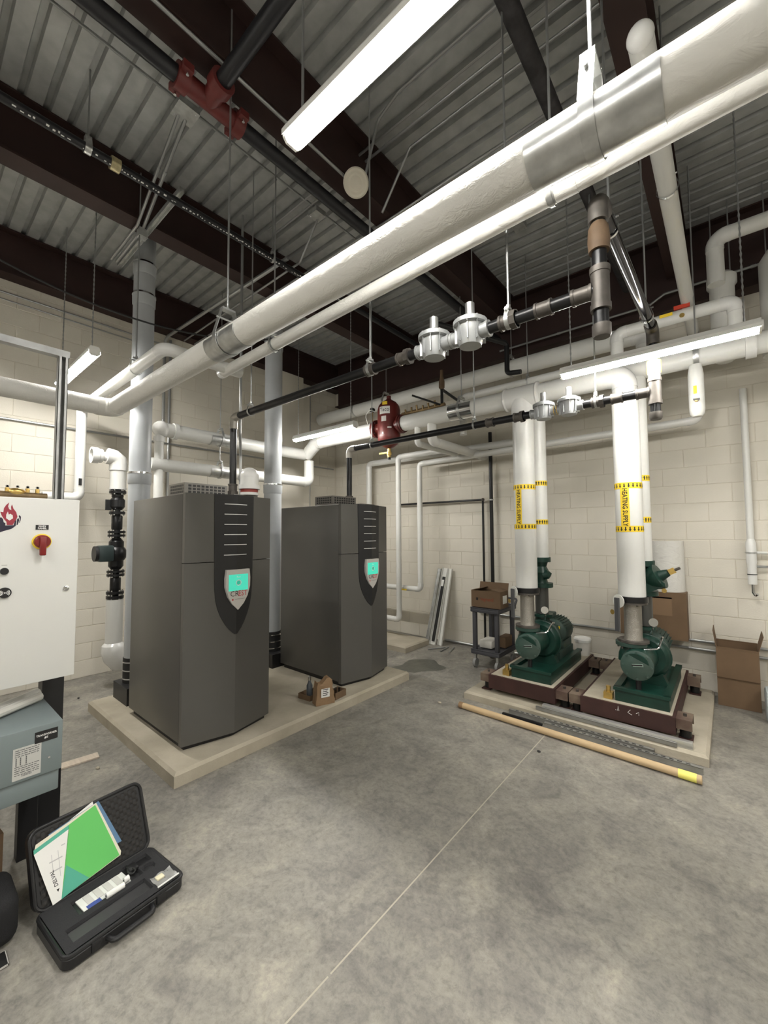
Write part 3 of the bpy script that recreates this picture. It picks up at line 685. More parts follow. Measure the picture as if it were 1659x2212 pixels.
def gas_train(name, label, y, z, r, xd, zd, xt, regs, ztee_top, cap_z, rr):
    t = thing(name, label, 'gas pipe', (xd,y,zd))
    part('pipe', MB().cyl((xd+.05,y,z),(xt,y,z), r, 18), M_BLACK, t)
    part('drop_pipe', MB().cyl((xd,y,zd),(xd,y,z-.05), r, 18), M_BLACK, t)
    part('elbow', MB().tube([(xd,y,z-.11),(xd,y,z),(xd+.11,y,z)], r*1.18, r*1.5, 18), mat('light_fitting',(.42,.40,.36),.45,.4,var=.1,vscale=20), t, 'pale threaded elbow')
    part('union', fitting((xd,y,zd+.06),'Z',r*1.15,.09), M_FIT, t); part('union', hexnut((xd,y,zd+.02),'Z',r*1.55,.035), M_FIT, t, smooth=0)
    part('tee', MB().cyl((xt,y,z-.09),(xt,y,z+.09), r*1.25, 20), M_FIT, t)
    part('tee_branch', fitting((xt-.075,y,z),'X',r*1.05,.09), M_FIT, t)
    for zz in (z-.085,z+.085): part('tee_rim', ring((xt,y,zz),'Z',r,r*1.38,.028), M_FIT, t)
    part('riser_pipe', MB().cyl((xt,y,z+.09),(xt,y,ztee_top), r, 18), M_BLACK, t)
    part('drip_leg', MB().cyl((xt,y,cap_z+.02),(xt,y,z-.09), r*1.02, 18), M_BLACK, t)
    part('cap', MB().lathe((xt,y,cap_z-.03),UZ,[(0,r*1.1),(.012,r*1.28),(.055,r*1.28),(.055,r)],18), M_FIT, t)
    for x in regs: regulator(t, x, y, z+rr*.25, rr)
    part('connector', hexnut(((regs[0]+regs[1])/2,y,z),'X',r*1.25,.03), M_BRASS, t, 'brass coupling', smooth=0)
    for x in (max(regs)+.22, min(regs)-.22): part('union', fitting((x,y,z),'X',r*1.1,.09), M_FIT, t); part('union_nut', hexnut((x+.03,y,z),'X',r*1.6,.03), M_FIT, t, smooth=0)
    part('coupling', fitting((xt-.25,y,z),'X',r*1.05,.08), M_FIT, t); part('coupling', fitting((min(regs)-.5,y,z),'X',r*1.1,.07), M_FIT, t)
    return t
GZ = 3.23
t1 = gas_train('gas_pipe', 'upper black gas pipe with two regulators dropping to the nearer boiler', 2.0, 2.81, .031, -3.51, 2.078, -.40, (-1.285,-1.05), GZ-.03, 2.62, .088)
part('sealant_wrap', MB().lathe((-.40,2.0,2.985),UZ,[(0,.03),(.0,.043),(.05,.047),(.11,.042),(.13,.031)],18), M_BRZ, t1, 'brown bronze check fitting')
t2 = gas_train('gas_pipe', 'lower black gas pipe with two regulators dropping to the farther boiler', 3.6, 2.765, .033, -3.58, 2.078, -.38, (-1.195,-.985), GZ-.03, 2.58, .085)
part('yellow_fitting', MB().lathe((-.38,3.6,2.9),UZ,[(0,.036),(.0,.046),(.09,.046),(.1,.036)],18), M_YELH, t2, 'yellow gas fitting')
part('ball_valve', fitting((-.38,3.6,2.87),'Z',.036,.06), M_GALV, t2)
for tt,y in ((t1,2.0),(t2,3.6)):
    pass
t = thing('gas_main', 'dark shiny gas main joining the two regulator lines overhead', 'gas pipe', (-.39,2.8,GZ))
part('pipe', MB().tube([(-.40,2.0,GZ-.1),(-.40,2.0,GZ),(-.38,3.6,GZ),(-.38,3.6,GZ-.3)], .033, .04, 18), mat('polished_dark_pipe',(.05,.05,.055),.12,.9), t)
for p in ((-.40,2.0,GZ),(-.38,3.6,GZ)): part('elbow', MB().tube([(p[0],p[1],GZ-.11),(p[0],p[1],GZ),(p[0],p[1]+(.11 if p[1]<3 else -.11),GZ)],.042,.05,18), M_FIT, t)
hanger('ring hanger at the start of the overhead gas main', (-.40,2.25,GZ), 'Y', .036, w=.014, top=.05, m=M_CHROME); hanger('ring hanger at the far end of the overhead gas main', (-.385,3.35,GZ), 'Y', .036, w=.014, top=.05, m=M_CHROME)
hanger('clevis hanger on the upper gas pipe left of the regulators', (-1.79,2.0,2.81), 'X', .034, w=.022, top=.04)
hanger('clevis hanger on the upper gas pipe right of the regulators', (-.83,2.0,2.81), 'X', .034, w=.022, top=.04)
hanger('clevis hanger on the upper gas pipe near its elbow over the first boiler', (-3.22,2.0,2.81), 'X', .034, w=.018, top=.04)
hanger('clevis hanger on the lower gas pipe below the red air separator', (-3.2,3.6,2.765), 'X', .036, w=.018, top=.04)
hanger('clevis hanger on the lower gas pipe below the shiny saddle', (-1.86,3.6,2.765), 'X', .036, w=.018, top=.04)
hanger('clevis hanger on the lower gas pipe right of its regulators', (-.78,3.6,2.765), 'X', .036, w=.018, top=.04)

# ================================================================== AIR SEPARATOR
sx, sy = -3.47, 4.25
t = thing('air_separator', 'dark red air separator vessel in the main header', 'air separator', (sx,sy,2.87))
v = part('vessel', MB().lathe((sx,sy,2.86),UZ,[(0,.03),(.02,.07),(.06,.12),(.12,.15),(.17,.155),(.52,.155),(.58,.14),(.63,.1),(.66,.05),(.68,.03),(.72,.03),(.72,0)],32), M_SEP, t)
for s in (-1,1):
    f = part('nozzle', MB().cyl((sx+s*.12,sy,3.16),(sx+s*.22,sy,3.16),.075,24), M_SEP, t)
    part('flange', MB().lathe((sx+s*.2,sy,3.16),UX*s,[(0,.075),(0,.125),(.025,.125),(.03,.115),(.055,.115),(.055,.07)],28), mat('dark_red_flange',(.09,.015,.013),.35), t)
    bl = MB()
    for k in range(8):
        a = 2*PI*k/8; bl.cyl((sx+s*.19,sy+.1*math.cos(a),3.16+.1*math.sin(a)),(sx+s*.265,sy+.1*math.cos(a),3.16+.1*math.sin(a)),.009,6)
    part('flange_bolts', bl, M_FIT, t)
def plate(z0,z1,a0,a1,m,dz=.158,name='label_plate',par=None):
    vs=[];fs=[];n=8
    for i in range(n+1):
        a=a0+(a1-a0)*i/n; vs += [(sx+dz*math.cos(a),sy+dz*math.sin(a),z0),(sx+dz*math.cos(a),sy+dz*math.sin(a),z1)]
        if i: fs.append((2*i-2,2*i,2*i+1,2*i-1))
    return part(name, MB().add(vs,fs), m, par or v)
F0 = -PI/2+.65      # direction that faces the doorway side
pl = plate(3.30,3.40,F0-.85,F0+.12,M_FW); plate(3.20,3.27,F0-.65,F0-.2,mat('label_grey',(.6,.58,.55),.5)); plate(3.42,3.465,F0-.55,F0-.1,M_YEL,.1575); plate(3.03,3.06,F0-.6,F0-.45,M_FW)
text('lettering', 'Taco', .075, M_TXTK, pl, (0,0,0), UX, UY, warp=lambda a,b: Vector((sx+.1595*math.cos(F0-.36+a/.158), sy+.1595*math.sin(F0-.36+a/.158), 3.355+b)), sx=.9, wy=False)
plate(3.105,3.125,F0-.1,F0+.25,M_FW,.1585,'flow_mark')
part('drain_valve', MB().lathe((sx,sy,2.74),UZ,[(0,.018),(.0,.026),(.03,.026),(.035,.034),(.075,.034),(.08,.024),(.13,.024)],14), M_BRASS, t)
part('valve_handle', MB().box((sx-.15,sy-.03,2.795),(sx-.02,sy-.02,2.815)), M_YELH, t, 'yellow lever handle', smooth=0)
part('drain_cap', MB().cyl((sx,sy,2.71),(sx,sy,2.745),.022,10), M_BLACK, t)
part('gauge_stem', MB().cyl((sx-.28,sy-.02,3.25),(sx-.28,sy-.02,3.42),.008,8), M_BRASS, t)
part('gauge', MB().cyl((sx-.28,sy-.04,3.44),(sx-.28,sy,3.44),.032,16), M_BLACK, t)
part('wire', MB().tube([(sx-.33,sy-.05,3.2),(sx-.36,sy-.08,3.36),(sx-.26,sy-.1,3.42),(sx-.17,sy-.1,3.38)],.005,.05,6), M_WIRE, t)
t = thing('brass_manifold', 'brass valve manifold lying on the main header right of the separator', 'valve manifold', (-3.0,4.3,3.26))
part('body', MB().tube([(-3.28,4.3,3.3),(-2.62,4.3,3.3)],.026,0,12), mat('dull_brass',(.22,.15,.07),.5,.6,var=.3,vscale=20), t)
for k in range(6): part('test_cock', MB().cyl((-3.2+.09*k,4.28,3.3),(-3.2+.09*k+.01*(k%2),4.26,3.345+.012*(k%3)),.012,8), mat('dull_brass2',(.26,.18,.08),.45,.6), t)
part('vent_pipe', MB().cyl((-2.66,4.3,3.3),(-2.66,4.3,3.52),.018,12), M_BLACK, t); part('vent_fitting', MB().lathe((-2.66,4.3,3.5),UZ,[(0,.02),(.02,.036),(.1,.036),(.16,.02),(.24,.02)],14), M_BRZ, t)
part('side_pipe', MB().cyl((-2.66,4.3,3.5),(-2.66,4.75,3.45),.018,12), M_BLACK, t); part('side_pipe', MB().cyl((-2.66,4.3,3.3),(-2.9,4.0,3.4),.012,12), M_BLACK, t)
t = thing('black_pipe', 'black hooked pipe piece behind the upper gas regulators', 'pipe', (-1.9,3.9,3.3))
part('pipe', MB().tube([(-2.1,3.3,3.75),(-1.75,4.15,3.75),(-1.75,4.15,3.42),(-1.6,4.15,3.4)],.026,.04,14), M_BLACK, t)
t = thing('air_intake', 'white plastic elbow with red ring on top of the nearer boiler', 'vent elbow', (-3.37,2.085,2.075))
part('elbow', MB().cyl((-3.37,2.085,2.13),(-3.37,2.085,2.25),.082,28).ball((-3.37,2.085,2.25),.0835,28,14), M_PVC, t); part('outlet', MB().lathe((-3.37,2.085,2.245),-UX,[(.02,.045),(.12,.045),(.12,.03)],28), M_PVC, t)
part('collar', ring((-3.37,2.085,2.15),'Z',.07,.095,.04,28), M_PVC, t); part('red_ring', MB().cyl((-3.37,2.085,2.1),(-3.37,2.085,2.13),.078,24), mat('red_gasket',(.25,.03,.02),.5), t, 'red gasket ring'); part('base', MB().cyl((-3.37,2.085,2.075),(-3.37,2.085,2.1),.08,24), M_PVC, t)

# ================================================================== CEILING SERVICES
t = thing('sprinkler_main', 'thick black sprinkler main under the deck with red grooved tee', 'sprinkler pipe', (-2.40,1.2,4.43))
SPX, SPZ, SPR = -2.40, 4.44, .048
part('pipe', MB().cyl((SPX,YN+.01,SPZ),(SPX,YR-.3,SPZ),SPR,20), M_SPR, t)
part('branch_pipe', MB().cyl((SPX,1.17,SPZ),(XR-.01,1.17,SPZ),SPR*.95,20), M_SPR, t)
M_REDT = mat('red_coupling', (.13,.020,.017), .45, var=.1, vscale=20)
tee = part('grooved_tee', MB().cyl((SPX,1.02,SPZ),(SPX,1.36,SPZ),SPR*1.15,20).cyl((SPX,1.17,SPZ),(SPX+.14,1.17,SPZ),SPR*1.15,20), M_REDT, t, 'red grooved pipe tee')
for y in (1.0,1.36):
    part('coupling', ring((SPX,y,SPZ),'Y',SPR,SPR*1.5,.07,20), M_REDT, t)
    for s in (-1,1): part('coupling_lug', MB().cbox((SPX+s*SPR*1.65,y,SPZ),(.05,.06,.045)), M_REDT, t, smooth=0); part('coupling_bolt', MB().cyl((SPX+s*SPR*1.75,y,SPZ-.045),(SPX+s*SPR*1.75,y,SPZ+.045),.009,8), M_CHROME, t)
part('coupling', ring((SPX+.15,1.17,SPZ),'X',SPR,SPR*1.5,.07,20), M_REDT, t)
hanger('ring hanger on the black sprinkler main near the junction box', (SPX,2.75,SPZ), 'Y', SPR+.002, w=.018, top=.04); hanger('ring hanger on the black sprinkler main at the top left', (SPX,.25,SPZ), 'Y', SPR+.002, w=.018, top=.04)
t = thing('black_pipe', 'slim black pipe with white stencil print passing under the left roof beam', 'pipe', (-3.38,1.0,4.45))
part('pipe', MB().cyl((-3.38,YN,4.46),(-3.38,YR-.3,4.46),.031,16), M_SPR, t)
pm = MB(); rnd = random.Random(3); y = .2
while y < 3.4:
    w_ = rnd.uniform(.006,.022)
    if rnd.random() < .82:
        h0 = rnd.uniform(-.3,.0); h1 = h0+rnd.uniform(.18,.4)
        vs = []
        for a in (h0-1.0,h1-1.0):
            for yy in (y,y+w_): vs.append((-3.38+.0316*math.cos(a),yy,4.46+.0316*math.sin(a)))
        pm.add(vs,[(0,1,3,2)])
    y += w_+rnd.uniform(.004,.02)
tag(part('stencil_print', pm, M_TXTW, t, smooth=0), 'worn white stencil print', kind='stuff')
part('grooved_coupling', ring((-3.38,.95,4.46),'Y',.03,.047,.06,18), mat('zinc_yellow',(.55,.48,.28),.4,.6,var=.3,vscale=20), t, 'yellowish zinc coupling')
hanger('strap hanger on the stencilled black pipe at left', (-3.38,.78,4.46), 'Y', .033, w=.04, top=.05, m=M_GALV); hanger('ring hanger on the stencilled black pipe above the first flue', (-3.38,2.32,4.46), 'Y', .033, w=.02, top=.05)
t = thing('black_pipe', 'broad dusty black pipe at upper right before the red beam', 'pipe', (-.8,2,4.55)); part('pipe', MB().cyl((-.80,YN,4.56),(-.80,YR-.3,4.56),.052,20), mat('dusty_black',(.03,.028,.03),.7,var=.5,vscale=14), t)
def conduit(label, pts, r=.011, bend=.05, name='conduit', group='ceiling conduits', m=None):
    t = thing(name, label, 'conduit', tuple(pts[0]), group=group); part('tube', MB().tube(pts, r, bend, 10, 6), m or M_ROD, t)
    for i in range(len(pts)-1):
        a,b = Vector(pts[i]),Vector(pts[i+1])
        if (b-a).length > .8: 
            q = a.lerp(b,.45); d=(b-a).normalized()*.02; part('coupling', MB().cyl(q-d,q+d,r*1.3,10), M_ROD, t)
    return t
conduit('long ceiling conduit parallel to the black sprinkler main', [(-3.0,YN,4.93),(-3.0,3.9,4.93)])
conduit('conduit running under the middle roof beam flange', [(-2.215,YN,4.535),(-2.215,2.2,4.535)], r=.012)
conduit('first of the parallel ceiling conduits behind the big strip light', [(-2.1,2.28,4.5),(-1.95,2.28,4.9),(-1.72,2.24,4.93),(3.2,2.24,4.93)])
conduit('second of the parallel ceiling conduits behind the big strip light', [(-3.6,2.42,4.93),(3.2,2.42,4.93)])
conduit('third of the parallel ceiling conduits behind the big strip light', [(-3.6,2.50,4.93),(3.2,2.50,4.93)])
conduit('fourth ceiling conduit, bent down beside the white alarm', [(-2.2,2.62,4.5),(-1.9,2.62,4.9),(3.2,2.62,4.93)])
conduit('conduit from the first junction box down past the left roof beam', [(-3.03,1.30,4.86),(-4.0,1.36,4.52),(-4.7,1.36,4.52)], r=.014)
conduit('lower straight conduit from the first junction box', [(-3.03,1.25,4.86),(-4.0,1.31,4.52),(-4.7,1.31,4.52)], r=.012)
conduit('conduit from the second junction box toward the left wall', [(-3.02,2.6,4.86),(-3.3,2.6,4.53),(-5.95,2.6,4.53)], r=.011)
conduit('upper of two conduits leading left from under the big pipe', [(-.9,3.1,4.93),(-2.2,2.75,4.53),(-5.95,2.75,4.53)], r=.011)
conduit('bent conduit arch above the elbow of the white pipe', [(-6.02,2.36,3.2),(-6.02,2.36,4.5),(-3.3,2.45,4.5)], r=.02, bend=.12)
conduit('long bright conduit standing against the left wall', [(-6.026,2.44,1.2),(-6.026,2.44,4.5)], r=.018, group='wall conduits')
conduit('upper thin conduit high on the left wall', [(-6.02,-1,4.40),(-6.02,2.3,4.40)], group='wall conduits'); conduit('lower thin conduit high on the left wall', [(-6.02,-1,4.32),(-6.02,2.3,4.32)], r=.008, group='wall conduits')
conduit('conduit across the left wall at the height of the thick pipe', [(-6.02,-1,3.0),(-6.02,5.6,3.0)], r=.013, group='wall conduits')
conduit('upper bright conduit low on the right wall', [(-2.9,5.672,.53),(1.3,5.672,.53)], r=.014, group='low wall conduits'); conduit('lower bright conduit low on the right wall', [(-1.0,5.672,.44),(1.3,5.672,.44)], r=.014, group='low wall conduits')
conduit('conduit lying along the foot of the right wall', [(-3.5,5.655,.03),(-2.2,5.655,.03)], r=.018, group='low wall conduits')
conduit('silver tube bent behind the first gas drop', [(-3.72,2.2,2.06),(-3.72,2.2,2.5),(-3.6,2.12,2.7),(-3.6,2.12,4.9)], r=.013, bend=.06)
conduit('thin wall conduit near the room corner', [(-6.02,5.0,1.5),(-6.02,5.0,4.5)], r=.012, group='wall conduits')
conduit('long thin conduit behind the gas main at upper right', [(-2.4,5.45,4.3),(-.6,5.45,4.3),(-.45,5.45,4.38),(1.2,5.45,4.38)], r=.013)
def jbox(label, c, s=(.12,.12,.05), group='junction boxes'):
    t = thing('junction_box', label, 'junction box', (c[0],c[1],c[2]-s[2]/2), group=group)
    part('box', MB().cbox(c,s), M_GALV, t, smooth=0); part('cover', MB().cbox((c[0],c[1],c[2]-s[2]/2-.002),(s[0]*1.03,s[1]*1.03,.004)), M_GALV, t, smooth=0)
    for k in (-1,1): part('cover_screw', MB().cyl((c[0]+k*s[0]*.36,c[1]+k*s[1]*.36,c[2]-s[2]/2-.007),(c[0]+k*s[0]*.36,c[1]+k*s[1]*.36,c[2]-s[2]/2),.005,8), M_CHROME, t)
jbox('square junction box right below the red sprinkler tee', (-2.99,1.28,4.88), (.15,.15,.05)); jbox('square junction box between the black main and the thick white pipe', (-3.0,2.57,4.88))
jbox('small cube junction box under the left roof beam', (-4.02,1.36,4.48), (.07,.07,.07)); jbox('junction box on the conduit behind the right gas regulators', (-1.6,4.2,5.022))
t = thing('alarm_horn', 'round white alarm horn on the middle roof beam', 'alarm', (-2.16,2.26,4.45))
AD = Vector((.45,-.62,-.62)).normalized()
part('back_box', MB().cyl((-2.16,2.26,4.5),Vector((-2.16,2.26,4.5))+AD*.05,.06,20), M_HOUS, t)
part('grille', MB().lathe(Vector((-2.16,2.26,4.5))+AD*.04,AD,[(0,.1),(.02,.1),(.03,.09),(.026,.075),(.034,.06),(.03,.045),(.04,.03),(.042,0)],28), mat('cream_plastic',(.66,.62,.52),.5), t)
t = thing('strut_channel', 'slotted steel strut channel slung under the left roof beam', 'strut', (-4.05,1.4,4.5)); part('channel', MB().box((-4.75,1.38,4.50),(-3.3,1.384,4.54)).box((-4.75,1.416,4.50),(-3.3,1.42,4.54)).box((-4.75,1.384,4.536),(-3.3,1.416,4.54)), M_GALV, t, smooth=0)
t = thing('black_cable', 'black cable drooping across the left flue above the white pipe', 'cable', (-4.0,.2,3.3))
cp = []
for i in range(25):
    q = i/24; cp.append((-4.1+.6*q, -.1+2.5*q, 3.95-.25*q-1.1*q*(1-q)*1.0))
part('cable', MB().sweep(cp, .0075, 8), M_RUB, t)
t = thing('wall_duct', 'cream boxed chase standing in the corner behind the second flue', 'chase', (-5.9,4.35,0)); part('casing', MB().rbox((-6.04,4.05,0),(-5.72,4.6,4.5),.01), M_CMU, t); part('downpipe', MB().box((-6.04,4.66,0),(-5.85,4.85,4.4)), M_CMU, t, smooth=0)

# ================================================================== CIRCULATOR STACK left of the flue
cx, cyy = -5.4, 1.64
t = thing('insulated_pipe', 'short white pipe with an open stub above the black circulator', 'pipe', (cx,cyy,2.2))
part('insulation', MB().cyl((cx,cyy,2.24),(cx,cyy,2.52),.082,28), M_WHITE, t)
part('elbow_cover', MB().sweep([(cx,cyy,2.46),(cx,cyy,2.52),(cx,cyy-.012,2.58),(cx,cyy-.05,2.61),(cx,cyy-.12,2.62)],.092,24), M_PVC, t)
part('stub', MB().lathe((cx,cyy-.1,2.61),-UY,[(0,.05),(.06,.05),(.065,.075),(.08,.08),(.1,.075),(.105,.088),(.17,.092),(.17,.07),(.1,.068)],24), M_PVC, t)
part('end_ring', ring((cx,cyy,2.25),'Z',.08,.086,.02,28), M_PVC, t)
t = thing('circulator_pump', 'black circulator pump and valve stack behind the left flue', 'circulator pump', (cx,cyy,.98))
stk = [(2.21,.085,.03),(2.17,.06,.05),(2.08,.075,.1),(1.97,.08,.03),(1.86,.055,.16),(1.75,.088,.025),(1.71,.088,.025),(1.5,.075,.3),(1.3,.088,.025),(1.26,.088,.025),(1.15,.055,.16),(1.06,.088,.03),(1.01,.088,.03)]
for z,r,h in stk:
    if r > .07 and h < .05:
        part('flange', MB().cyl((cx,cyy,z-h/2),(cx,cyy,z+h/2),r,20), M_BLACK, t)
        for k in range(6):
            a = k*PI/3+.3; part('bolt', MB().cyl((cx+r*.82*math.cos(a),cyy+r*.82*math.sin(a),z-h),(cx+r*.82*math.cos(a),cyy+r*.82*math.sin(a),z+h),.008,6), M_CHROME, t)
    else: part('body', MB().lathe((cx,cyy,z-h/2-.02),UZ,[(0,r*.7),(.03,r),(h+.01,r),(h+.04,r*.7)],20), M_BLACK, t)
part('pipe_core', MB().cyl((cx,cyy,.99),(cx,cyy,2.24),.048,18), M_BLACK, t)
part('pump_head', MB().rbox((cx-.02,cyy-.2,1.42),(cx+.12,cyy-.05,1.6),.02), mat('dark_green_grey',(.03,.045,.045),.4), t, 'dark green-grey pump control head'); part('head_cap', MB().cyl((cx+.05,cyy-.2,1.51),(cx+.05,cyy-.23,1.51),.085,20), M_BPLAS, t)
part('volute', MB().ball((cx,cyy,1.5),.11,18,10), M_BLACK, t)
part('valve_lever', MB().box((cx-.01,cyy-.12,2.0),(cx+.01,cyy-.06,2.12)), M_BLACK, t, smooth=0)
t = thing('insulated_pipe', 'lower white pipe with a bulging elbow cover near the floor by the left flue', 'pipe', (cx,cyy,.2))
part('insulation', MB().cyl((cx,cyy,.45),(cx,cyy,.985),.085,28), M_WHITE, t)
part('elbow_cover', MB().sweep([(cx,cyy,.50),(cx,cyy,.47),(cx,cyy,.42),(cx,cyy+.02,.34),(cx,cyy+.07,.27),(cx+.02,cyy+.15,.24),(cx+.1,cyy+.2,.22)],[.085,.115,.125,.12,.115,.1,.09],24), M_PVC, t)

# ================================================================== CONTROL PANEL AND TRANSFORMER
PX = -2.7
t = thing('mounting_frame', 'strut frame with tall galvanized post behind the white control panel', 'frame', (-3.08,.62,0))
def post(y,name): 
    part(name, MB().box((-3.10,y-.024,1.0),(-3.05,y-.021,2.80)).box((-3.10,y+.021,1.0),(-3.05,y+.024,2.80)).box((-3.10,y-.024,1.0),(-3.097,y+.024,2.80)).box((-3.053,y-.024,1.0),(-3.05,y-.010,2.80)).box((-3.053,y+.010,1.0),(-3.05,y+.024,2.80)), M_STRUT, t, smooth=0)
    part('leg', MB().box((-3.13,y-.05,0),(-3.03,y+.05,1.0)), M_BPLAS, t, 'black square leg', smooth=0)
post(.62,'post'); post(-.35,'post')
part('top_rail', MB().box((-3.1,-1.2,2.80),(-3.05,.65,2.84)), M_STRUT, t, smooth=0); part('cross_rail', MB().box((-3.03,-.4,1.2),(-2.99,.66,1.24)), M_GALV, t, smooth=0); part('cross_rail', MB().box((-3.03,-.4,1.7),(-2.99,.66,1.74)), M_GALV, t, smooth=0)
t = thing('control_panel', 'white control panel with flame logo and red rotary switch', 'control panel', (-2.85,.2,.98))
part('enclosure', MB().rbox((-2.99,-.3,.99),(-2.725,.63,1.90),.004), M_PANEL, t)
dr = part('door', MB().rbox((-2.722,-.31,.978),(PX,.640,1.909),.004), M_PANEL, t)
def pn(a,b): return (.327+.001814*a/5.03, 1.9145-.00223*(b-170)/5.03)   # sticker outline units
def decal(name, poly, m, d=.0012, par=None): return part(name, MB().prism([pn(a,b) for a,b in poly], (PX,0,0), UY, UZ, d), m, par or dr, smooth=0)
lg = decal('logo_flame', [(75,245),(66,290),(78,320),(100,330),(96,292),(105,265),(120,310),(150,350),(165,400),(152,440),(132,470),(120,495),(60,495),(55,460),(30,430),(5,392),(-10,350),(20,355),(25,310),(45,275)], mat('logo_red',(.32,.03,.05),.5))
decal('logo_inner_flame', [(65,345),(50,380),(50,420),(85,445),(120,420),(115,385),(90,370),(75,380)], M_FW, .002, lg)
M_NAVY = mat('logo_navy', (.018,.014,.035), .5)
decal('logo_hand', [(-40,430),(0,410),(20,430),(28,465),(45,475),(45,500),(130,497),(143,440),(156,446),(150,505),(110,537),(30,562),(-40,590)], M_NAVY, .0012, lg)
for pp in ([(163,428),(178,416),(184,440),(172,490),(160,497)],[(178,392),(186,384),(202,400),(200,440),(190,468),(184,470),(192,430)]): decal('logo_finger', pp, M_NAVY, .0012, lg)
# main switch
swy, swz = .484, 1.687
part('switch_plate', MB().lathe((PX,swy,swz),UX,[(0,.04),(.006,.04),(.008,.036),(.008,0)],28), M_YELH, dr, 'yellow switch plate')
sw = part('rotary_switch', MB().lathe((PX+.006,swy,swz),UX,[(0,.034),(.02,.033),(.026,.028),(.026,0)],24), M_KNOBR, dr, 'red rotary main switch')
part('switch_lever', MB().rbox((PX+.025,swy-.013,swz-.07),(PX+.045,swy+.013,swz+.025),.005), M_KNOBR, sw)
lb = part('name_tag', MB().box((PX,swy-.026,1.748),(PX+.002,swy+.026,1.772)), M_TXTK, dr, smooth=0)
text('lettering', 'MAIN', .012, M_TXTW, lb, (PX+.002,swy,1.7655), UY, UZ, bold=.0004); text('lettering', 'PANEL', .012, M_TXTW, lb, (PX+.002,swy,1.7545), UY, UZ, bold=.0004)
part('pilot_ring', MB().lathe((PX,.346,1.546),UX,[(0,.02),(.004,.02),(.005,.018),(.005,0)],24), M_PANEL, dr); part('push_button', MB().lathe((PX+.004,.346,1.546),UX,[(0,.017),(.01,.016),(.01,0)],24), M_TXTK, dr, 'black push button')
part('button_label', MB().box((PX,.336,1.573),(PX+.001,.356,1.577)), mat('faint_grey',(.4,.4,.38),.6), dr, smooth=0)
wf = part('wireless_badge', MB().lathe((PX,.35,1.442),UX,[(0,.025),(.012,.025),(.014,.023),(.014,0)],28), M_TXTK, dr, 'round black wireless badge')
for s in (-1,1):
    for k,rr in enumerate((.008,.013,.018)):
        a0 = -.75; vs=[];fs=[]
        for i in range(9):
            a = a0+1.5*i/8
            for q in (rr-.0015,rr+.0012): vs.append((PX+.0146,.35+s*q*math.cos(a),1.442+q*math.sin(a)))
            if i: fs.append((2*i-2,2*i-1,2*i+1,2*i))
        part('badge_wave', MB().add(vs,fs), M_TXTW, wf, smooth=0)
part('badge_dot', MB().lathe((PX+.0142,.35,1.442),UX,[(0,.003),(.0006,.003),(.0006,0)],10), M_TXTW, wf)
part('lock', MB().lathe((PX,.591,1.438),UX,[(0,.013),(.006,.013),(.008,.009),(.005,.007),(.005,0)],20), M_CHROME, dr, 'round metal lock')
t = thing('brass_manifold', 'brass valve manifold lying on top of the white control panel', 'valve manifold', (-2.85,.35,1.905))
part('body', MB().tube([(-2.82,.02,1.93),(-2.82,.52,1.925)],.02,0,12), mat('old_brass',(.16,.11,.055),.55,.5,var=.3,vscale=25), t)
for y_ in (.36,.40,.44,.48): part('test_cock', MB().cyl((-2.82,y_,1.94),(-2.82,y_,1.965),.009,8), M_BRASS, t); part('ring_handle', MB().lathe((-2.82,y_,1.972),UX,[(0,.008),(.003,.008),(.003,.005),(0,.005)],10), M_CHROME, t)
part('valve_body', MB().ball((-2.82,.395,1.945),.026,14,8,(1,1.4,.8)), M_BRASS, t)
TX = -2.5
t = thing('transformer', 'grey-blue transformer cabinet with printed label below the control panel', 'transformer', (-2.75,.25,.5))
part('cabinet', MB().rbox((-2.98,-.25,.60),(TX,.555,.83),.006), M_TRANS, t)
part('lower_cover', MB().rbox((-2.96,-.24,.505),(TX-.012,.547,.598),.006), M_TRANS, t)
lb = part('name_tag', MB().box((TX,.450,.752),(TX+.002,.535,.803)), M_TXTK, t, smooth=0)
text('lettering', 'TRANSFORMER', .0125, M_TXTW, lb, (TX+.002,.4925,.784), UY, UZ, bold=.0003, sx=.88); text('lettering', '#1', .0135, M_TXTW, lb, (TX+.002,.4925,.770), UY, UZ, bold=.0005)
sk = part('data_label', MB().box((TX,.375,.615),(TX+.0015,.475,.755)), mat('label_paper',(.50,.50,.47),.5), t, 'printed data label', smooth=0)
pr_ = MB(); rnd = random.Random(5)
for k in range(13):
    z = .745-.009*k
    if 4 <= k <= 7: 
        for (a,b) in ((.385,.389),(.40,.404),(.42,.424)): pr_.box((TX+.0015,a,z-.004),(TX+.002,b,z+.004))
        continue
    y0 = .382; 
    while y0 < .462:
        w_ = rnd.uniform(.006,.02); pr_.box((TX+.0015,y0,z-.0016),(TX+.002,min(y0+w_,.468),z+.0016)); y0 += w_+.003
for k in range(9): pr_.box((TX+.0015,.408+.004*k,.626),(TX+.002,.410+.004*k,.634))
tag(part('label_print', pr_, mat('grey_print',(.12,.12,.12),.6), sk, smooth=0), kind='stuff')
part('screw', MB().lathe((TX,.505,.672),UX,[(0,.006),(.003,.005),(.003,0)],12), M_CHROME, t)
for y_ in (.50,-.2): part('leg', MB().box((-3.0,y_-.03,0),(-2.93,y_+.05,.6)), M_BPLAS, t, 'black leg', smooth=0)
t = thing('plastic_film', 'crumpled clear plastic film lying on the transformer', 'plastic film', (-2.75,.3,.84))
for k,(x0,x1,r_) in enumerate(((-2.62,-2.86,.022),(-2.66,-2.93,.026),(-2.72,-2.95,.016))):
    part('fold', MB().tube([(x0,.0+.05*k,.855),(x0-.05,.25,.86),(x1,.53,.857)],r_,.1,10), mat('cloudy_film',(.55,.54,.5),.22), t)

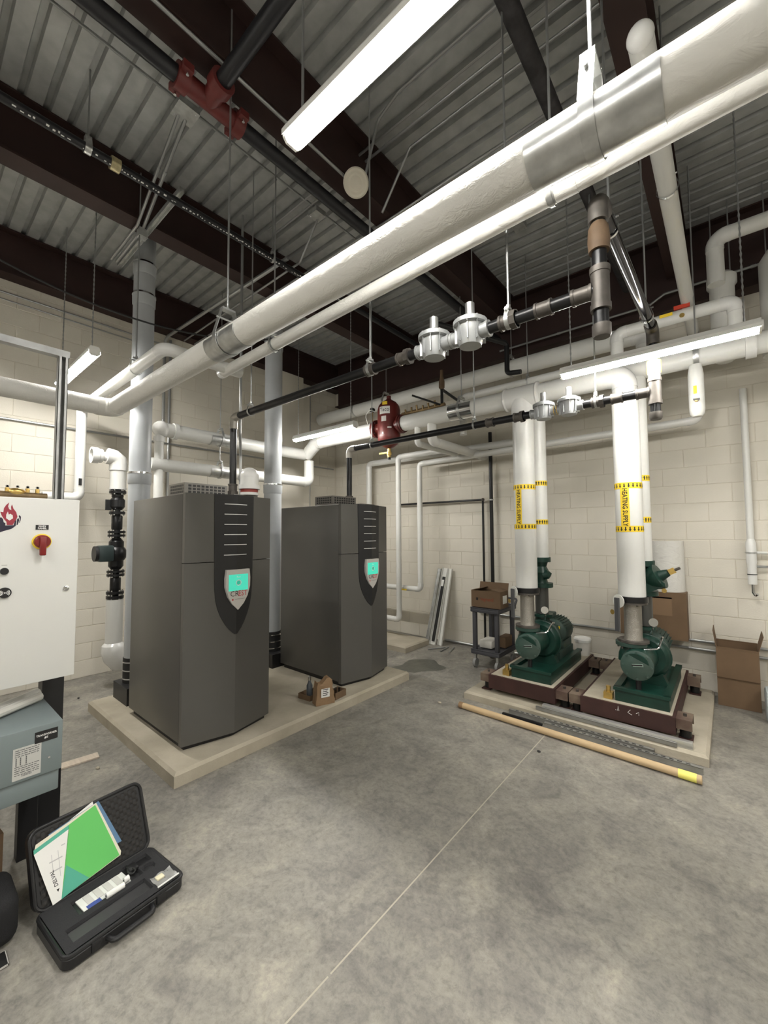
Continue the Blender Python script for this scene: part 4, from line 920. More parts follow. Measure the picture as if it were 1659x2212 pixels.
# ================================================================== PUMPS
def inertia_base(label, x0, x1, y0, y1, marks=None):
    z0, z1 = .125, .26
    t = thing('inertia_base', label, 'inertia base', ((x0+x1)/2,(y0+y1)/2,.08), group='concrete filled pump bases')
    part('concrete_fill', MB().box((x0+.02,y0+.02,z0+.01),(x1-.02,y1-.02,z1+.004)), M_PAD, t, smooth=0)
    for nm,a,b in (('channel',(x0,y0,z0),(x1,y0+.02,z1)),('channel',(x0,y1-.02,z0),(x1,y1,z1)),('channel',(x0,y0+.02,z0),(x0+.02,y1-.02,z1)),('channel',(x1-.02,y0+.02,z0),(x1,y1-.02,z1))):
        part(nm, MB().box(a,b), M_REDB, t, smooth=0)
    for sx_,xx in ((-1,x0),(1,x1)):
        for yy in (y0+.12,y1-.14):
            bk = part('corner_bracket', MB().box((xx,yy-.09,z1-.025),(xx+sx_*.105,yy+.09,z1-.012)).box((xx,yy-.09,z1-.09),(xx+sx_*.105,yy-.08,z1-.025)).box((xx,yy+.08,z1-.09),(xx+sx_*.105,yy+.09,z1-.025)), M_BRK, t, smooth=0)
            part('spring', MB().cyl((xx+sx_*.055,yy,.09),(xx+sx_*.055,yy,z1-.025),.04,14), M_BLACK, bk); part('spring_foot', MB().box((xx+sx_*.01,yy-.07,.08),(xx+sx_*.105,yy+.07,.09)), M_REDB, bk, smooth=0)
            part('bolt', MB().cyl((xx+sx_*.055,yy,z1-.012),(xx+sx_*.055,yy,z1+.008),.012,6), M_FIT, bk, smooth=0)
    if marks: part('chalk_mark', marks, M_TXTW, t, smooth=0)
    return t
inertia_base('dusty red-framed base under the left green pump', -1.95, -1.29, 3.985, 5.42)
inertia_base('dusty red-framed base with chalk marks under the right green pump', -1.07, -.375, 3.985, 5.42, MB().tube([(-.79,3.984,.215),(-.785,3.984,.21)],.002,0,5).tube([(-.775,3.984,.21),(-.77,3.984,.25),(-.765,3.984,.21)],.002,0,5).tube([(-.68,3.984,.24),(-.70,3.984,.215),(-.67,3.984,.2)],.002,0,5).tube([(-.64,3.984,.22),(-.62,3.984,.235),(-.62,3.984,.21)],.002,0,5))
def pump(label, group='green base-mounted pumps'):
    xr, ax = -1.63, -1.545; zc = .60
    t = thing('pump', label, 'pump', (ax,4.5,.264), group=group)
    part('base_frame', MB().box((ax-.19,4.06,.265),(ax+.20,5.1,.36)).box((ax-.2,4.05,.36),(ax-.15,5.11,.385)).box((ax+.16,4.05,.36),(ax+.21,5.11,.385)).box((ax-.2,4.04,.36),(ax+.21,4.09,.385)), M_GREEN, t, smooth=0)
    part('motor_rail', MB().box((ax-.11,4.6,.36),(ax+.12,5.08,.435)), M_GREEND, t, smooth=0)
    # suction diffuser
    part('suction_flange', MB().cyl((xr,4.25,.715),(xr,4.25,.745),.122,28), M_GREEND, t)
    for k in range(8):
        a=k*PI/4+.2; part('flange_bolt', MB().cyl((xr+.1*math.cos(a),4.25+.1*math.sin(a),.69),(xr+.1*math.cos(a),4.25+.1*math.sin(a),.765),.009,6), M_FIT, t)
    part('diffuser_neck', MB().lathe((xr,4.25,.58),UZ,[(0,.105),(.06,.1),(.1,.085),(.14,.08)],24), M_GREEN, t)
    part('diffuser_body', MB().sweep([(ax-.03,4.07,zc-.01),(ax-.03,4.12,zc),(ax-.02,4.25,zc),(ax,4.36,zc+.01)],[.10,.112,.115,.105],24), M_GREEN, t)
    cd = Vector((.12,-1,.05)).normalized(); cc = Vector((ax-.02,4.08,zc-.01))
    cv = part('cover_disc', MB().lathe(cc,cd,[(0,.122),(.02,.122),(.024,.115),(.024,0)],32), M_GREEND, t, 'round green suction cover')
    part('cast_mark', MB().cbox((0,0,0),(.08,.004,.012), Matrix.Translation(cc+cd*.027+Vector((0,0,.005)))@Matrix.Rotation(-.15,4,'Y')), M_TXTK, cv, smooth=0)
    part('cast_mark', MB().cbox((0,0,0),(.09,.003,.02), Matrix.Translation(cc+cd*.0265+Vector((0,0,.004)))@Matrix.Rotation(-.15,4,'Y')), mat('pale_green',(.3,.38,.33),.5), cv, smooth=0)
    for k in range(8):
        a=k*PI/4; q=cc+cd*.02+Vector((math.cos(a)*.106,0,math.sin(a)*.106)); part('cover_bolt', MB().cyl(q,q+cd*.018,.009,6), M_GREEND, cv)
    part('foot', MB().cyl((ax-.02,4.10,.265),(ax-.02,4.13,.5),.022,10), M_BLACK, t, 'black support foot')
    # volute
    part('volute', MB().lathe((ax,4.36,zc),UY,[(0,.1),(0,.155),(.02,.178),(.05,.188),(.055,.198),(.075,.198),(.08,.188),(.11,.178),(.15,.14),(.18,.105),(.18,0)],36), M_GREEN, t)
    part('volute_foot', MB().prism([(-.16,.36),(.17,.36),(.11,.5),(-.1,.5)], (ax,4.46,0), UX, UZ, .08), M_GREEN, t, smooth=0)
    part('discharge_neck', MB().lathe((-1.575,4.53,.70),UZ,[(0,.1),(.08,.075),(.12,.072),(.12,.11),(.145,.11),(.145,0)],24), M_GREEN, t)
    part('bearing_frame', MB().lathe((ax,4.52,zc),UY,[(0,.12),(.03,.08),(.12,.075),(.12,.1),(.14,.1),(.14,0)],24), M_GREEN, t)
    part('coupling_guard', MB().prism([(-.09,.36),(.09,.36),(.09,zc),(.06,zc+.09),(-.06,zc+.09),(-.09,zc)], (ax,4.78,0), UX, UZ, .1), M_GREEND, t, smooth=0)
    part('guard_plate', MB().prism([(-.09,.36),(.1,.36),(.1,zc+.05),(.03,zc+.16),(-.09,zc+.16)], (ax,4.63,0), UX, UZ, .012), M_BLACK, t, smooth=0)
    mo = part('motor', MB().lathe((ax,4.76,zc+.01),UY,[(0,.09),(.02,.13),(.03,.137),(.28,.137),(.32,.125),(.36,.08),(.36,0)],28), M_GREEND, t)
    for k in range(14):
        a = PI*.05 + PI*.9*k/13; part('cooling_fin', MB().cbox((0,0,0),(.018,.24,.004), Matrix.Translation((ax,4.92,zc+.01))@Matrix.Rotation(-a,4,'Y')@Matrix.Translation((.142,0,0))), M_GREEND, mo, smooth=0)
    part('terminal_box', MB().rbox((ax-.14,4.84,zc+.09),(ax-.02,4.98,zc+.2),.012), M_GREEND, mo); part('yellow_sticker', MB().box((ax+.03,4.757,zc+.05),(ax+.08,4.759,zc+.08)), M_YEL, mo, smooth=0)
    for s in (-1,1): part('motor_foot', MB().box((ax+s*.08-.03,4.8,.435),(ax+s*.08+.03,5.06,.52)), M_GREEND, t, smooth=0)
    # gauge
    part('gauge_pipe', MB().tube([(ax+.04,4.4,.80),(ax+.07,4.33,.86),(ax+.08,4.3,.90)],.007,.03,8), M_CHROME, t)
    gg = part('pressure_gauge', MB().lathe((ax+.085,4.27,.93),Vector((.3,-1,.1)),[(-.02,.033),(0,.036),(.006,.036),(.006,.031)],20), M_CHROME, t, 'round pressure gauge'); part('gauge_face', MB().lathe((ax+.085,4.27,.93),Vector((.3,-1,.1)),[(.003,.031),(.004,.031),(.004,0)],20), M_GLASS, gg)
    part('gauge_pipe', MB().tube([(xr+.1,4.2,.70),(ax+.12,4.22,.72),(ax+.14,4.33,.80),(ax+.14,4.38,.79)],.008,.03,8), M_CHROME, t)
    # brass purge valve on the base
    part('drain_valve', MB().box((ax-.28,4.05,.266),(ax-.21,4.12,.32)).cyl((ax-.245,4.08,.32),(ax-.245,4.08,.37),.018,10), M_BRASS, t, 'small brass drain valve', smooth=30)
    return t
p1_ = pump('left green base-mounted pump beside the grey cart')
p2_ = copy_tree(p1_, (-1.545+.93,4.5,.264), label='right green base-mounted pump nearer the open cardboard box')
def suction_trim(label, x):
    t = thing('flexible_connector', label, 'flexible connector', (x,4.25,.745), group='braided pump connectors')
    part('braid', MB().lathe((x,4.25,.765),UZ,[(0,.075),(.02,.07),(.3,.07),(.32,.075)],28), M_BRAID, t)
    part('lower_flange', MB().cyl((x,4.25,.747),(x,4.25,.767),.12,28), M_FIT, t); part('upper_flange', MB().cyl((x,4.25,1.082),(x,4.25,1.1),.12,28), M_FIT, t)
    for k in range(6):
        a = k*PI/3; part('tie_bolt', MB().cyl((x+.1*math.cos(a),4.25+.1*math.sin(a),1.07),(x+.1*math.cos(a),4.25+.1*math.sin(a),1.15),.008,6), M_FIT, t)
    v = thing('butterfly_valve', label.replace('braided flexible connector','black butterfly valve with white lever plate').replace('standing on','above'), 'valve', (x,4.25,1.1), group='butterfly valves')
    part('body', MB().cyl((x,4.25,1.101),(x,4.25,1.149),.125,28), M_BLACK, v)
    d = Vector((-.55,-.83,0)).normalized(); c = Vector((x,4.25,1.11))+d*.15
    part('stem', MB().cyl((x,4.25,1.115)+Vector((0,0,0)) if False else Vector((x,4.25,1.115))+d*.1, c, .02, 10), M_BLACK, v)
    part('lever_plate', MB().lathe(c,d,[(0,.058),(.008,.058),(.008,0)],24), mat('plate_white',(.62,.62,.57),.4), v, 'white round lever plate')
    s = d.cross(UZ)
    part('lever', MB().box((-.02,-.012,-.26),(.02,.006,.03), Matrix.Translation(c+d*.02)@Matrix((( s.x,-d.x,0,0),(s.y,-d.y,0,0),(0,0,1,0),(0,0,0,1)))), mat('lever_grey',(.08,.08,.085),.45,.3), v, 'dark grey lever pointing down', smooth=0)
    part('round_tag', MB().lathe(c+d*.03+s*.045-UZ*.1,d,[(0,.022),(.002,.022),(.002,0)],16), M_BRASS, v)
suction_trim('braided flexible connector standing on the left green pump', -1.63)
suction_trim('braided flexible connector standing on the right green pump', -.68)
def discharge_trim(label, x, big):
    t = thing('check_valve', label, 'valve', (x,4.53,.85), group='green discharge valves')
    part('hose', MB().cyl((x,4.53,.85),(x,4.53,1.13),.068,24), mat('grey_hose',(.10,.10,.095),.4,.5), t)
    part('flange', MB().cyl((x,4.53,1.13),(x,4.53,1.175),.118,24), M_GREEN, t); part('flange', MB().cyl((x,4.53,1.40),(x,4.53,1.45),.1,24), M_GREEN, t)
    part('body', MB().lathe((x,4.53,1.17),UZ,[(0,.07),(.04,.06),(.12,.085),(.18,.055),(.24,.075)],24), M_GREEN, t)
    d = Vector((.85,-.15,.45)).normalized(); o = Vector((x+.03,4.5,1.26))
    if big:
        part('bonnet', MB().lathe(o,d,[(0,.08),(.08,.11),(.1,.115),(.125,.115),(.13,.05),(.2,.03),(.2,0)],24), M_GREEN, t)
        part('lower_arm', MB().prism([(0,.09),(.16,-.02),(.165,-.05),(.14,-.06),(.0,-.13)], (x+.02,4.46,1.28), UX, UZ, .05), M_GREEN, t, smooth=0)
        part('stem', MB().cyl(o+d*.18,o+d*.3,.012,8), M_FIT, t); part('brass_nut', MB().cbox((0,0,0),(.05,.03,.05), Matrix.Translation(o+d*.23)@Matrix.Rotation(-.5,4,'Y')), M_BRASS, t, smooth=0)
        part('round_tag', MB().cyl((x+.17,4.45,1.19),(x+.17,4.446,1.19),.02,14), M_BRASS, t)
    else: part('bonnet', MB().lathe(o,Vector((.9,.2,.2)),[(0,.05),(.05,.05),(.07,.03),(.09,0)],16), M_GREEN, t)
discharge_trim('dark green discharge valve behind the left pump riser', -1.575, False)
discharge_trim('dark green discharge valve with angled arm behind the right pump riser', -.63, True)

# ================================================================== LOOSE THINGS BY THE PUMPS
def lying(name, label, cat, a, b, w, h, m, z=0.002, shape='c', group=None):
    a = Vector((*a,z)); b = Vector((*b,z)); L = (b-a).length; ang = math.atan2(b.y-a.y,b.x-a.x)
    t = thing(name, label, cat, tuple(a), ang, group)
    if shape == 'c': part('channel', MB().box((0,-w/2,0),(L,-w/2+.003,h)).box((0,w/2-.003,0),(L,w/2,h)).box((0,-w/2,h-.003),(L,w/2,h)), m, t, smooth=0, local=True)
    else: part('strip', MB().rbox((0,-w/2,0),(L,w/2,h),.002), m, t, local=True)
    ho = MB(); k = .06
    if shape == 'c':
        while k < L-.06: ho.box((k,-.007,h-.001),(k+.028,.007,h+.0006)); k += .05
        if group is None or 'slotted' in label: tag(part('slots', ho, M_TXTK, t, smooth=0, local=True), kind='stuff')
    return t
g_ = 'steel rails on the floor'
lying('steel_rail', 'bright silver rail on the pad closest to the red pump base', 'rail', (-1.38,3.925), (-.265,3.92), .05, .05, mat('bright_rail',(.62,.62,.6),.3,.7), shape='s', z=.081, group=g_)
lying('steel_rail', 'dull steel rail on the pad edge beside the bright silver rail', 'rail', (-1.43,3.887), (-.36,3.883), .022, .03, M_RAIL, z=.081, group=g_)
lying('steel_rail', 'dull slotted rail on the floor with its left end farthest out', 'rail', (-1.66,3.825), (-.5,3.82), .041, .041, M_RAIL, group=g_)
lying('steel_rail', 'slotted steel rail on the floor next to the cardboard tube', 'rail', (-1.31,3.755), (-.2,3.745), .041, .041, M_RAIL, group=g_)
lying('steel_rail', 'thin dark bar on the floor between the rails and the tube', 'rail', (-1.70,3.755), (-1.33,3.755), .03, .02, M_BLACK, shape='s', group=g_)
t = thing('cardboard_tube', 'long cardboard tube with yellow wrapped end lying before the pumps', 'tube', (-2.08,3.64,0))
A_, B_ = Vector((-2.08,3.635,.03)), Vector((-.20,3.585,.03))
part('tube', MB().cyl(A_,B_,.028,18), mat('tan_tube',(.52,.38,.22),.75,var=.06), t); part('end_cap', MB().cyl(A_-Vector((.012,0,0)),A_+Vector((.03,0,0)),.0295,18), M_KRAFT, t)
q0 = A_.lerp(B_,.93); q1 = A_.lerp(B_,.985); part('yellow_wrap', MB().cyl(q0,q1,.0292,18), mat('yellow_paper',(.85,.78,.18),.6), t)
# cart
t = thing('utility_cart', 'dark grey two-shelf utility cart by the wall', 'cart', (-2.33,5.0,0))
x0,x1,y0,y1 = -2.58,-2.23,4.84,5.36
for z in (.70,.17):
    sh = part('shelf', MB().rbox((x0-.02,y0-.02,z),(x1+.02,y1+.02,z+.05),.012), M_CART, t)
    part('shelf_rim', MB().box((x0-.02,y0-.02,z+.05),(x1+.02,y0,z+.06)).box((x0-.02,y1,z+.05),(x1+.02,y1+.02,z+.06)).box((x0-.02,y0,z+.05),(x0,y1,z+.06)).box((x1,y0,z+.05),(x1+.02,y1,z+.06)), M_CART, sh, smooth=0)
for x in (x0,x1-.05):
    for y_ in (y0,y1-.05):
        part('leg', MB().rbox((x,y_,.2),(x+.05,y_+.05,.71),.006), M_CART, t)
        ca = part('caster_fork', MB().box((x+.01,y_+.01,.1),(x+.04,y_+.04,.17)), M_GALV, t, smooth=0); part('wheel', MB().cyl((x+.008,y_+.025,.055),(x+.042,y_+.025,.055),.055,20), mat('wheel_grey',(.25,.25,.24),.6), ca)
part('handle', MB().tube([(x0,y1+.01,.74),(x0,y1+.1,.82),(x1,y1+.1,.82),(x1,y1+.01,.74)],.014,.04,10), M_CART, t)
def carton(name, label, x0,x1,y0,y1,z0,z1, rot=0, flaps=(), m=M_CARD, closed=False):
    c = ((x0+x1)/2,(y0+y1)/2,z0); t = thing(name, label, 'box', c, rot); hx,hy,h,th = (x1-x0)/2,(y1-y0)/2,z1-z0,.005
    mb = MB().box((-hx,-hy,0),(hx,hy,th)).box((-hx,-hy,th),(hx,-hy+th,h)).box((-hx,hy-th,th),(hx,hy,h)).box((-hx,-hy+th,th),(-hx+th,hy-th,h)).box((hx-th,-hy+th,th),(hx,hy-th,h))
    part('carton', mb, m, t, smooth=0, local=True)
    if closed: part('lid_flap', MB().box((-hx,-hy,h),(hx,-.002,h+th)), m, t, smooth=0, local=True); part('lid_flap', MB().box((-hx,.002,h),(hx,hy,h+th)), m, t, smooth=0, local=True)
    for side,ang,ln in flaps:
        if side in 'fb':
            s = -1 if side=='f' else 1; M_ = Matrix.Translation((0,s*hy,h))@Matrix.Rotation(s*ang,4,'X'); part('flap', MB().box((-hx,-th/2,0),(hx,th/2,ln),M_), m, t, smooth=0, local=True)
        else:
            s = -1 if side=='l' else 1; M_ = Matrix.Translation((s*hx,0,h))@Matrix.Rotation(-s*ang*-1 if False else s*ang,4,'Y'); part('flap', MB().box((-th/2,-hy,0),(th/2,hy,ln),M_), m, t, smooth=0, local=True)
    return t
bx_ = carton('cardboard_box', 'open cardboard box on top of the grey cart', -2.60,-2.20,4.86,5.10,.765,.975, 0, (('b',-.25,.09),('l',-1.35,.12),('r',-1.4,.12)))
text('lettering', 'legrand', .06, mat('print_red',(.28,.05,.02),.7), bx_, (-2.38,4.86-.0008,.87), UX, UZ); part('print_mark', MB().box((-2.53,4.8585,.852),(-2.505,4.86,.885)), M_TXTK, bx_, smooth=0)
part('paper_label', MB().box((-2.2,4.93,.82),(-2.1985,5.05,.92)), M_FW, bx_, smooth=0)
tag(obj('plastic_tub', MB().rbox((-2.54,4.93,.232),(-2.36,5.18,.33),.02), M_BUCK), 'white plastic tub on the lower shelf of the cart', 'tub')
carton('cardboard_box', 'small cardboard box on the lower shelf of the cart', -2.35,-2.25,5.10,5.33,.232,.36, 0, closed=True)
bx_ = carton('cardboard_box', 'tall open cardboard box standing on the floor at the right', -.14,.18,5.32,5.62,.002,.57, 0, (('l',.12,.16),('r',.25,.15),('b',.15,.02)))
text('lettering', '3M', .1, M_TXTK, bx_, (.1,5.32-.001,.49), UX, UZ, bold=.003)
part('front_flap', MB().box((-.14,5.306,.28),(.18,5.318,.555)), M_CARD, bx_, smooth=0)
t = thing('plastic_jug', 'pale plastic jug at the right edge beside the open box', 'jug', (.32,5.2,0)); part('body', MB().rbox((.2,5.05,0.002),(.44,5.3,.28),.03), mat('pale_blue_plastic',(.5,.56,.58),.4), t); part('neck', MB().cyl((.36,5.17,.27),(.36,5.17,.33),.03,16), M_BUCK, t)
t = carton('cardboard_box', 'flat cardboard box leaning on the wall conduits behind the right pump', -1.0,-.37,5.46,5.66,.548,1.05, 0, closed=True)
part('tape_strip', MB().box((-.72,5.4585,.8),(-.5,5.4598,1.0)), mat('card_panel',(.22,.14,.08),.85), t, smooth=0); part('dark_slit', MB().box((-.74,5.4585,.985),(-.5,5.4602,1.0)), M_TXTK, t, smooth=0)
t = thing('insulation_roll', 'white half-round insulation shell standing on the leaning box', 'insulation', (-.55,5.55,1.056)); part('shell', MB().lathe((-.55,5.62,1.056),UZ,[(0,.14),(0,.165),(.56,.165),(.56,.14),(0,.14)],28,a0=PI,a1=2*PI), M_ASJ, t)
t = thing('bucket', 'small white wrapped bucket behind the left pump', 'bucket', (-1.38,5.3,.264)); part('body', MB().lathe((-1.38,5.31,.265),UZ,[(0,.07),(.15,.082),(.15,.088),(.19,.09),(.19,.08),(.02,.06),(.02,0)],24), M_BUCK, t); part('liner', MB().lathe((-1.38,5.31,.42),UZ,[(0,.09),(.03,.098),(.045,.088),(.04,.07)],18), M_FW, t)
# strips leaning on the wall
def leaner(name, label, xb, yb, xt, w, L, m, inner=None):
    a = Vector((xb,yb,.004)); b = Vector((xt,YR-.04,math.sqrt(L*L-(YR-.04-yb)**2))); t = thing(name, label, 'light channel', tuple(a), group='light parts leaning on the wall')
    d = (b-a).normalized(); s = UX - d*UX.dot(d); s.normalize(); n = s.cross(d)
    def bar(s0,s1,n0,n1,l0=0,l1=None):
        l1 = l1 or (b-a).length; vs=[]
        for l in (l0,l1):
            for (p,q) in ((s0,n0),(s1,n0),(s1,n1),(s0,n1)): vs.append(a+s*p+n*q+d*l)
        return MB().add(vs,[(0,1,2,3),(4,5,6,7),(0,1,5,4),(1,2,6,5),(2,3,7,6),(3,0,4,7)])
    part('back', bar(-w/2,w/2,-.004,0), m, t, smooth=0); part('side_wall', bar(-w/2,-w/2+.004,0,.03), m, t, smooth=0); part('side_wall', bar(w/2-.004,w/2,0,.03), m, t, smooth=0)
    if inner: part('insert', bar(-w*.22,w*.22,0,.018,.05,1.05), inner, t, smooth=0); part('connector', bar(-w*.2,w*.2,.018,.024,.9,1.0), M_FW, t, smooth=0)
    return t
leaner('light_channel', 'white light housing with black insert leaning on the right wall', -3.55, 5.38, -3.47, .1, 1.19, M_HOUS, M_BPLAS)
leaner('light_channel', 'plain grey metal channel leaning right of the black insert', -3.43, 5.40, -3.38, .07, 1.18, M_HOUS)
leaner('light_channel', 'plain grey metal channel leaning left of the black insert', -3.66, 5.40, -3.57, .06, 1.17, M_GALV)
for k,(a,b) in enumerate((((-3.45,5.1,.012),(-3.30,5.35,.012)),((-3.25,5.12,.012),(-3.28,5.4,.012)),((-3.12,5.15,.012),(-3.2,5.42,.012)))):
    tag(obj('short_rod', MB().cyl(a,b,.01,8), M_ROD), ('left','middle','right')[k]+'most short metal rod on the floor below the leaning light parts', 'rod', 'short rods on the floor')
# damp patch
mb = MB(); n=26; rnd = random.Random(11); vs=[(-3.13,4.42,.004)]; 
for i in range(n):
    a=2*PI*i/n; q=1+.16*math.sin(3*a+1)+.1*math.sin(5*a)+rnd.uniform(-.05,.05); vs.append((-3.13+.26*q*math.cos(a)+.05*math.sin(a), 4.42+.32*q*math.sin(a), .0015))
mb.add(vs,[(0,1+i,1+(i+1)%n) for i in range(n)]); tag(obj('damp_patch', mb, M_WET), 'dark damp cement patch on the floor beside the second boiler', 'spill')
# bag, trays and bottle on the boiler pad
t = thing('paper_bag', 'crumpled brown paper bag with printed label on the boiler pad', 'paper bag', (-3.04,2.70,.1))
bm = bmesh.new(); bmesh.ops.create_cube(bm, size=1); bmesh.ops.subdivide_edges(bm, edges=bm.edges[:], cuts=5, use_grid_fill=True); rnd=random.Random(2)
for v_ in bm.verts:
    z=v_.co.z+.5; k=1-.35*z*z; v_.co = Vector((v_.co.x*.12*k+rnd.uniform(-.006,.006), v_.co.y*.19*(1-.2*z)+rnd.uniform(-.006,.006), z*.21+rnd.uniform(-.004,.004)*(z>.05)+(.03*math.sin(v_.co.y*6) if z>.9 else 0)))
mb = MB(); bm.verts.index_update(); R_ = Matrix.Translation((-3.04,2.70,.101))@Matrix.Rotation(-.35,4,'Z'); mb.add([R_@v_.co for v_ in bm.verts],[[v_.index for v_ in f.verts] for f in bm.faces]); bm.free()
part('bag', mb, M_KRAFT, t, smooth=25); lb = part('paper_label', MB().box((.062,-.045,.07),(.0635,.04,.15),R_), M_FW, t, smooth=0)
for k in range(4): part('print_line', MB().box((.0635,-.03,.138-.017*k),(.064,.026-.01*(k%2),.145-.017*k),R_), M_TXTK, lb, smooth=0)
carton('cardboard_tray', 'shallow cardboard tray left of the paper bag on the boiler pad', -3.32,-3.16,2.62,2.80,.101,.15, .1); carton('cardboard_tray', 'shallow cardboard tray right of the paper bag on the boiler pad', -3.10,-2.99,2.80,2.96,.101,.165, .1)
for k in range(4): tag(obj('pipe_fitting', MB().cyl((-3.075+.02*(k%2),2.84+.028*k,.107),(-3.075+.02*(k%2),2.84+.028*k,.175),.011,10), M_CHROME), ('first','second','third','fourth')[k]+' shiny fitting from the paper bag in the small tray', 'fitting', 'fittings in the tray')
t = thing('small_bottle', 'small dark bottle with bright valve behind the paper bag', 'bottle', (-3.22,2.66,.107)); part('body', MB().lathe((-3.22,2.68,.107),UZ,[(0,.03),(.12,.03),(.15,.015),(.17,.012),(.17,0)],16), mat('grey_bottle',(.07,.08,.09),.4), t); part('cap', MB().lathe((-3.22,2.68,.277),UZ,[(0,.012),(.0,.016),(.03,.016),(.035,.008),(.045,0)],12), M_CHROME, t)
# floor scraps
tag(obj('wood_strip', MB().box((-.12,-.045,.001),(.12,.045,.012), Matrix.Translation((-3.84,.96,0))@Matrix.Rotation(1.45,4,'Z')), M_WOOD, smooth=0), 'pale wooden strip on the floor beside the transformer', 'wood strip')
rnd = random.Random(9)
for k,(x,y_) in enumerate(((-4.4,.95),(-3.62,1.02),(-5.3,1.3),(-2.3,3.6),(-1.2,3.3))):
    tag(obj('floor_scrap', MB().ball((x,y_,.008),.012+.006*rnd.random(),7,5,(1.3,.9,.55)), M_PAD if k%2 else M_TXTK), 'tiny scrap on the floor '+('near the left wall pipe','by the corner of the boiler pad','under the left wall','by the damp patch','on the open floor before the rails')[k], 'scrap', 'floor scraps')

# ================================================================== TOOL CASE (front left)
CW, CD, CH = .463, .312, .06
ROT = math.atan2(.995,-.10)
t = thing('tool_case', 'open black plastic tool case with egg-crate foam lid on the floor', 'tool case', (-2.371,.463,0), ROT)
def lp(name, mb, m, par=None, label=None, smooth=35): return part(name, mb, m, par or t, label, smooth, True)
def rrect(x0,x1,y0,y1,r,n=6):
    P=[]
    for cx_,cy_,a0 in ((x1-r,y1-r,0),(x0+r,y1-r,PI/2),(x0+r,y0+r,PI),(x1-r,y0+r,PI*1.5)):
        for i in range(n+1): a=a0+PI/2*i/n; P.append((cx_+r*math.cos(a),cy_+r*math.sin(a)))
    return P
def rslab(x0,x1,y0,y1,z0,z1,r,c=.008,M_=None):
    A=rrect(x0+c,x1-c,y0+c,y1-c,max(r-c,.002)); B=rrect(x0,x1,y0,y1,r); n=len(A); vs=[]; fs=[]
    for P,z in ((A,z0),(B,z0+c),(B,z1-c),(A,z1)): vs += [Vector((a,b,z)) for a,b in P]
    if M_: vs=[M_@v for v in vs]
    for k in range(3): fs += [(k*n+i,k*n+(i+1)%n,(k+1)*n+(i+1)%n,(k+1)*n+i) for i in range(n)]
    return MB().add(vs, fs+[tuple(range(n))[::-1],tuple(range(3*n,4*n))])
sh = lp('shell', rslab(-.014,CW+.014,-CD-.014,.008,.002,.052,.04), M_BPLAS)
# foam with pockets (height field)
def foam(nx, ny, hf, x0,x1,y0,y1):
    vs=[];fs=[]
    for j in range(ny+1):
        for i in range(nx+1):
            x=x0+(x1-x0)*i/nx; y=y0+(y1-y0)*j/ny; vs.append((x,y,hf(x,y)))
    for j in range(ny):
        for i in range(nx): a=j*(nx+1)+i; fs.append((a,a+1,a+nx+2,a+nx+1))
    return MB().add(vs,fs)
def inr(x,y,a,b,c,d): return a<x<b and c<y<d
def hf(x,y):
    X,Y = x,-y
    if inr(X,Y,.10,.36,.05,.15) or inr(X,Y,.04,.35,.19,.27) or inr(X,Y,.37,.43,.03,.09): return .0515
    if (X-.40)**2+(Y-.13)**2 < .0006 or (X-.33)**2/.0009+(Y-.06)**2/.0007 < 1: return .0515
    return .064
fo = foam(80,54,hf,0,CW,-CD,0); fo2 = MB(); fo2.v=[(v[0],v[1],v[2]) for v in fo.v]; fo2.f=fo.f
lp('foam_tray', fo2, M_FOAM, smooth=30)
Pr=[Vector((a,b,.056)) for a,b in rrect(-.008,CW+.008,-CD-.008,.002,.03)]; lp('rim', MB().sweep(Pr+[Pr[0]],.0085,8,False), M_BPLAS)
lp('handle', MB().tube([(.14,-CD-.012,.03),(.15,-CD-.05,.03),(.31,-CD-.05,.03),(.32,-CD-.012,.03)],.011,.02,10), M_BPLAS)
for x in (.1,.36): lp('latch', MB().rbox((x-.02,-CD-.02,.015),(x+.02,-CD-.01,.055),.003), M_BPLAS)
LA = math.radians(66)    # lid opening measured from the floor behind
LM = Matrix.Translation((0,.008,.055)) @ Matrix.Rotation(LA,4,'X')      # lid local: x along hinge, y up the lid, z = inner normal toward the front? (handled below)
lid = lp('lid', rslab(-.014,CW+.014,.0,CD+.02,-.045,.002,.045,.008,LM), M_BPLAS)
lr = MB(); Pp=[LM@Vector((a,b,.004)) for a,b in rrect(-.008,CW+.008,.006,CD+.014,.04)]; lp('lid_rim', lr.sweep(Pp+[Pp[0]],.008,8,False), M_BPLAS, lid)
def eg(x,y): return .004+.007*math.sin(x*2*PI/.034)*math.sin(y*2*PI/.034)
ef = foam(108,74,eg,.014,CW-.014,.018,CD-.004); ef.v=[LM@Vector(v) for v in ef.v]; lp('egg_crate_foam', ef, mat('egg_foam',(.030,.028,.026),.95), lid)
# folders in the lid
def lidpoly(name, poly, m, z, par=None, th=.0012):
    vs=[LM@Vector((a,b,z)) for a,b in poly]+[LM@Vector((a,b,z+th)) for a,b in poly]; n=len(poly)
    return MB().add(vs,[tuple(range(n))[::-1],tuple(range(n,2*n))]+[(i,(i+1)%n,n+(i+1)%n,n+i) for i in range(n)])
def in_case(name, label, cat):
    o = thing(name, label, cat, tuple(t.location), ROT); return o
f1 = in_case('folder', 'green and white brochure folder leaning in the open case lid', 'folder')
f2 = in_case('folder', 'blue folder behind the green folder in the case lid', 'folder')
f3 = in_case('paper_sheet', 'white sheet sticking out above the blue folder in the case lid', 'paper')
part('cover', lidpoly('c',[(.045,.10),(.06,.285),(.27,.325),(.345,.10)],M_FB,.013), M_FB, f2, smooth=0, local=True)
part('sheet', lidpoly('c',[(.13,.2),(.14,.30),(.245,.335),(.26,.22)],M_FW,.0115), M_FW, f3, smooth=0, local=True)
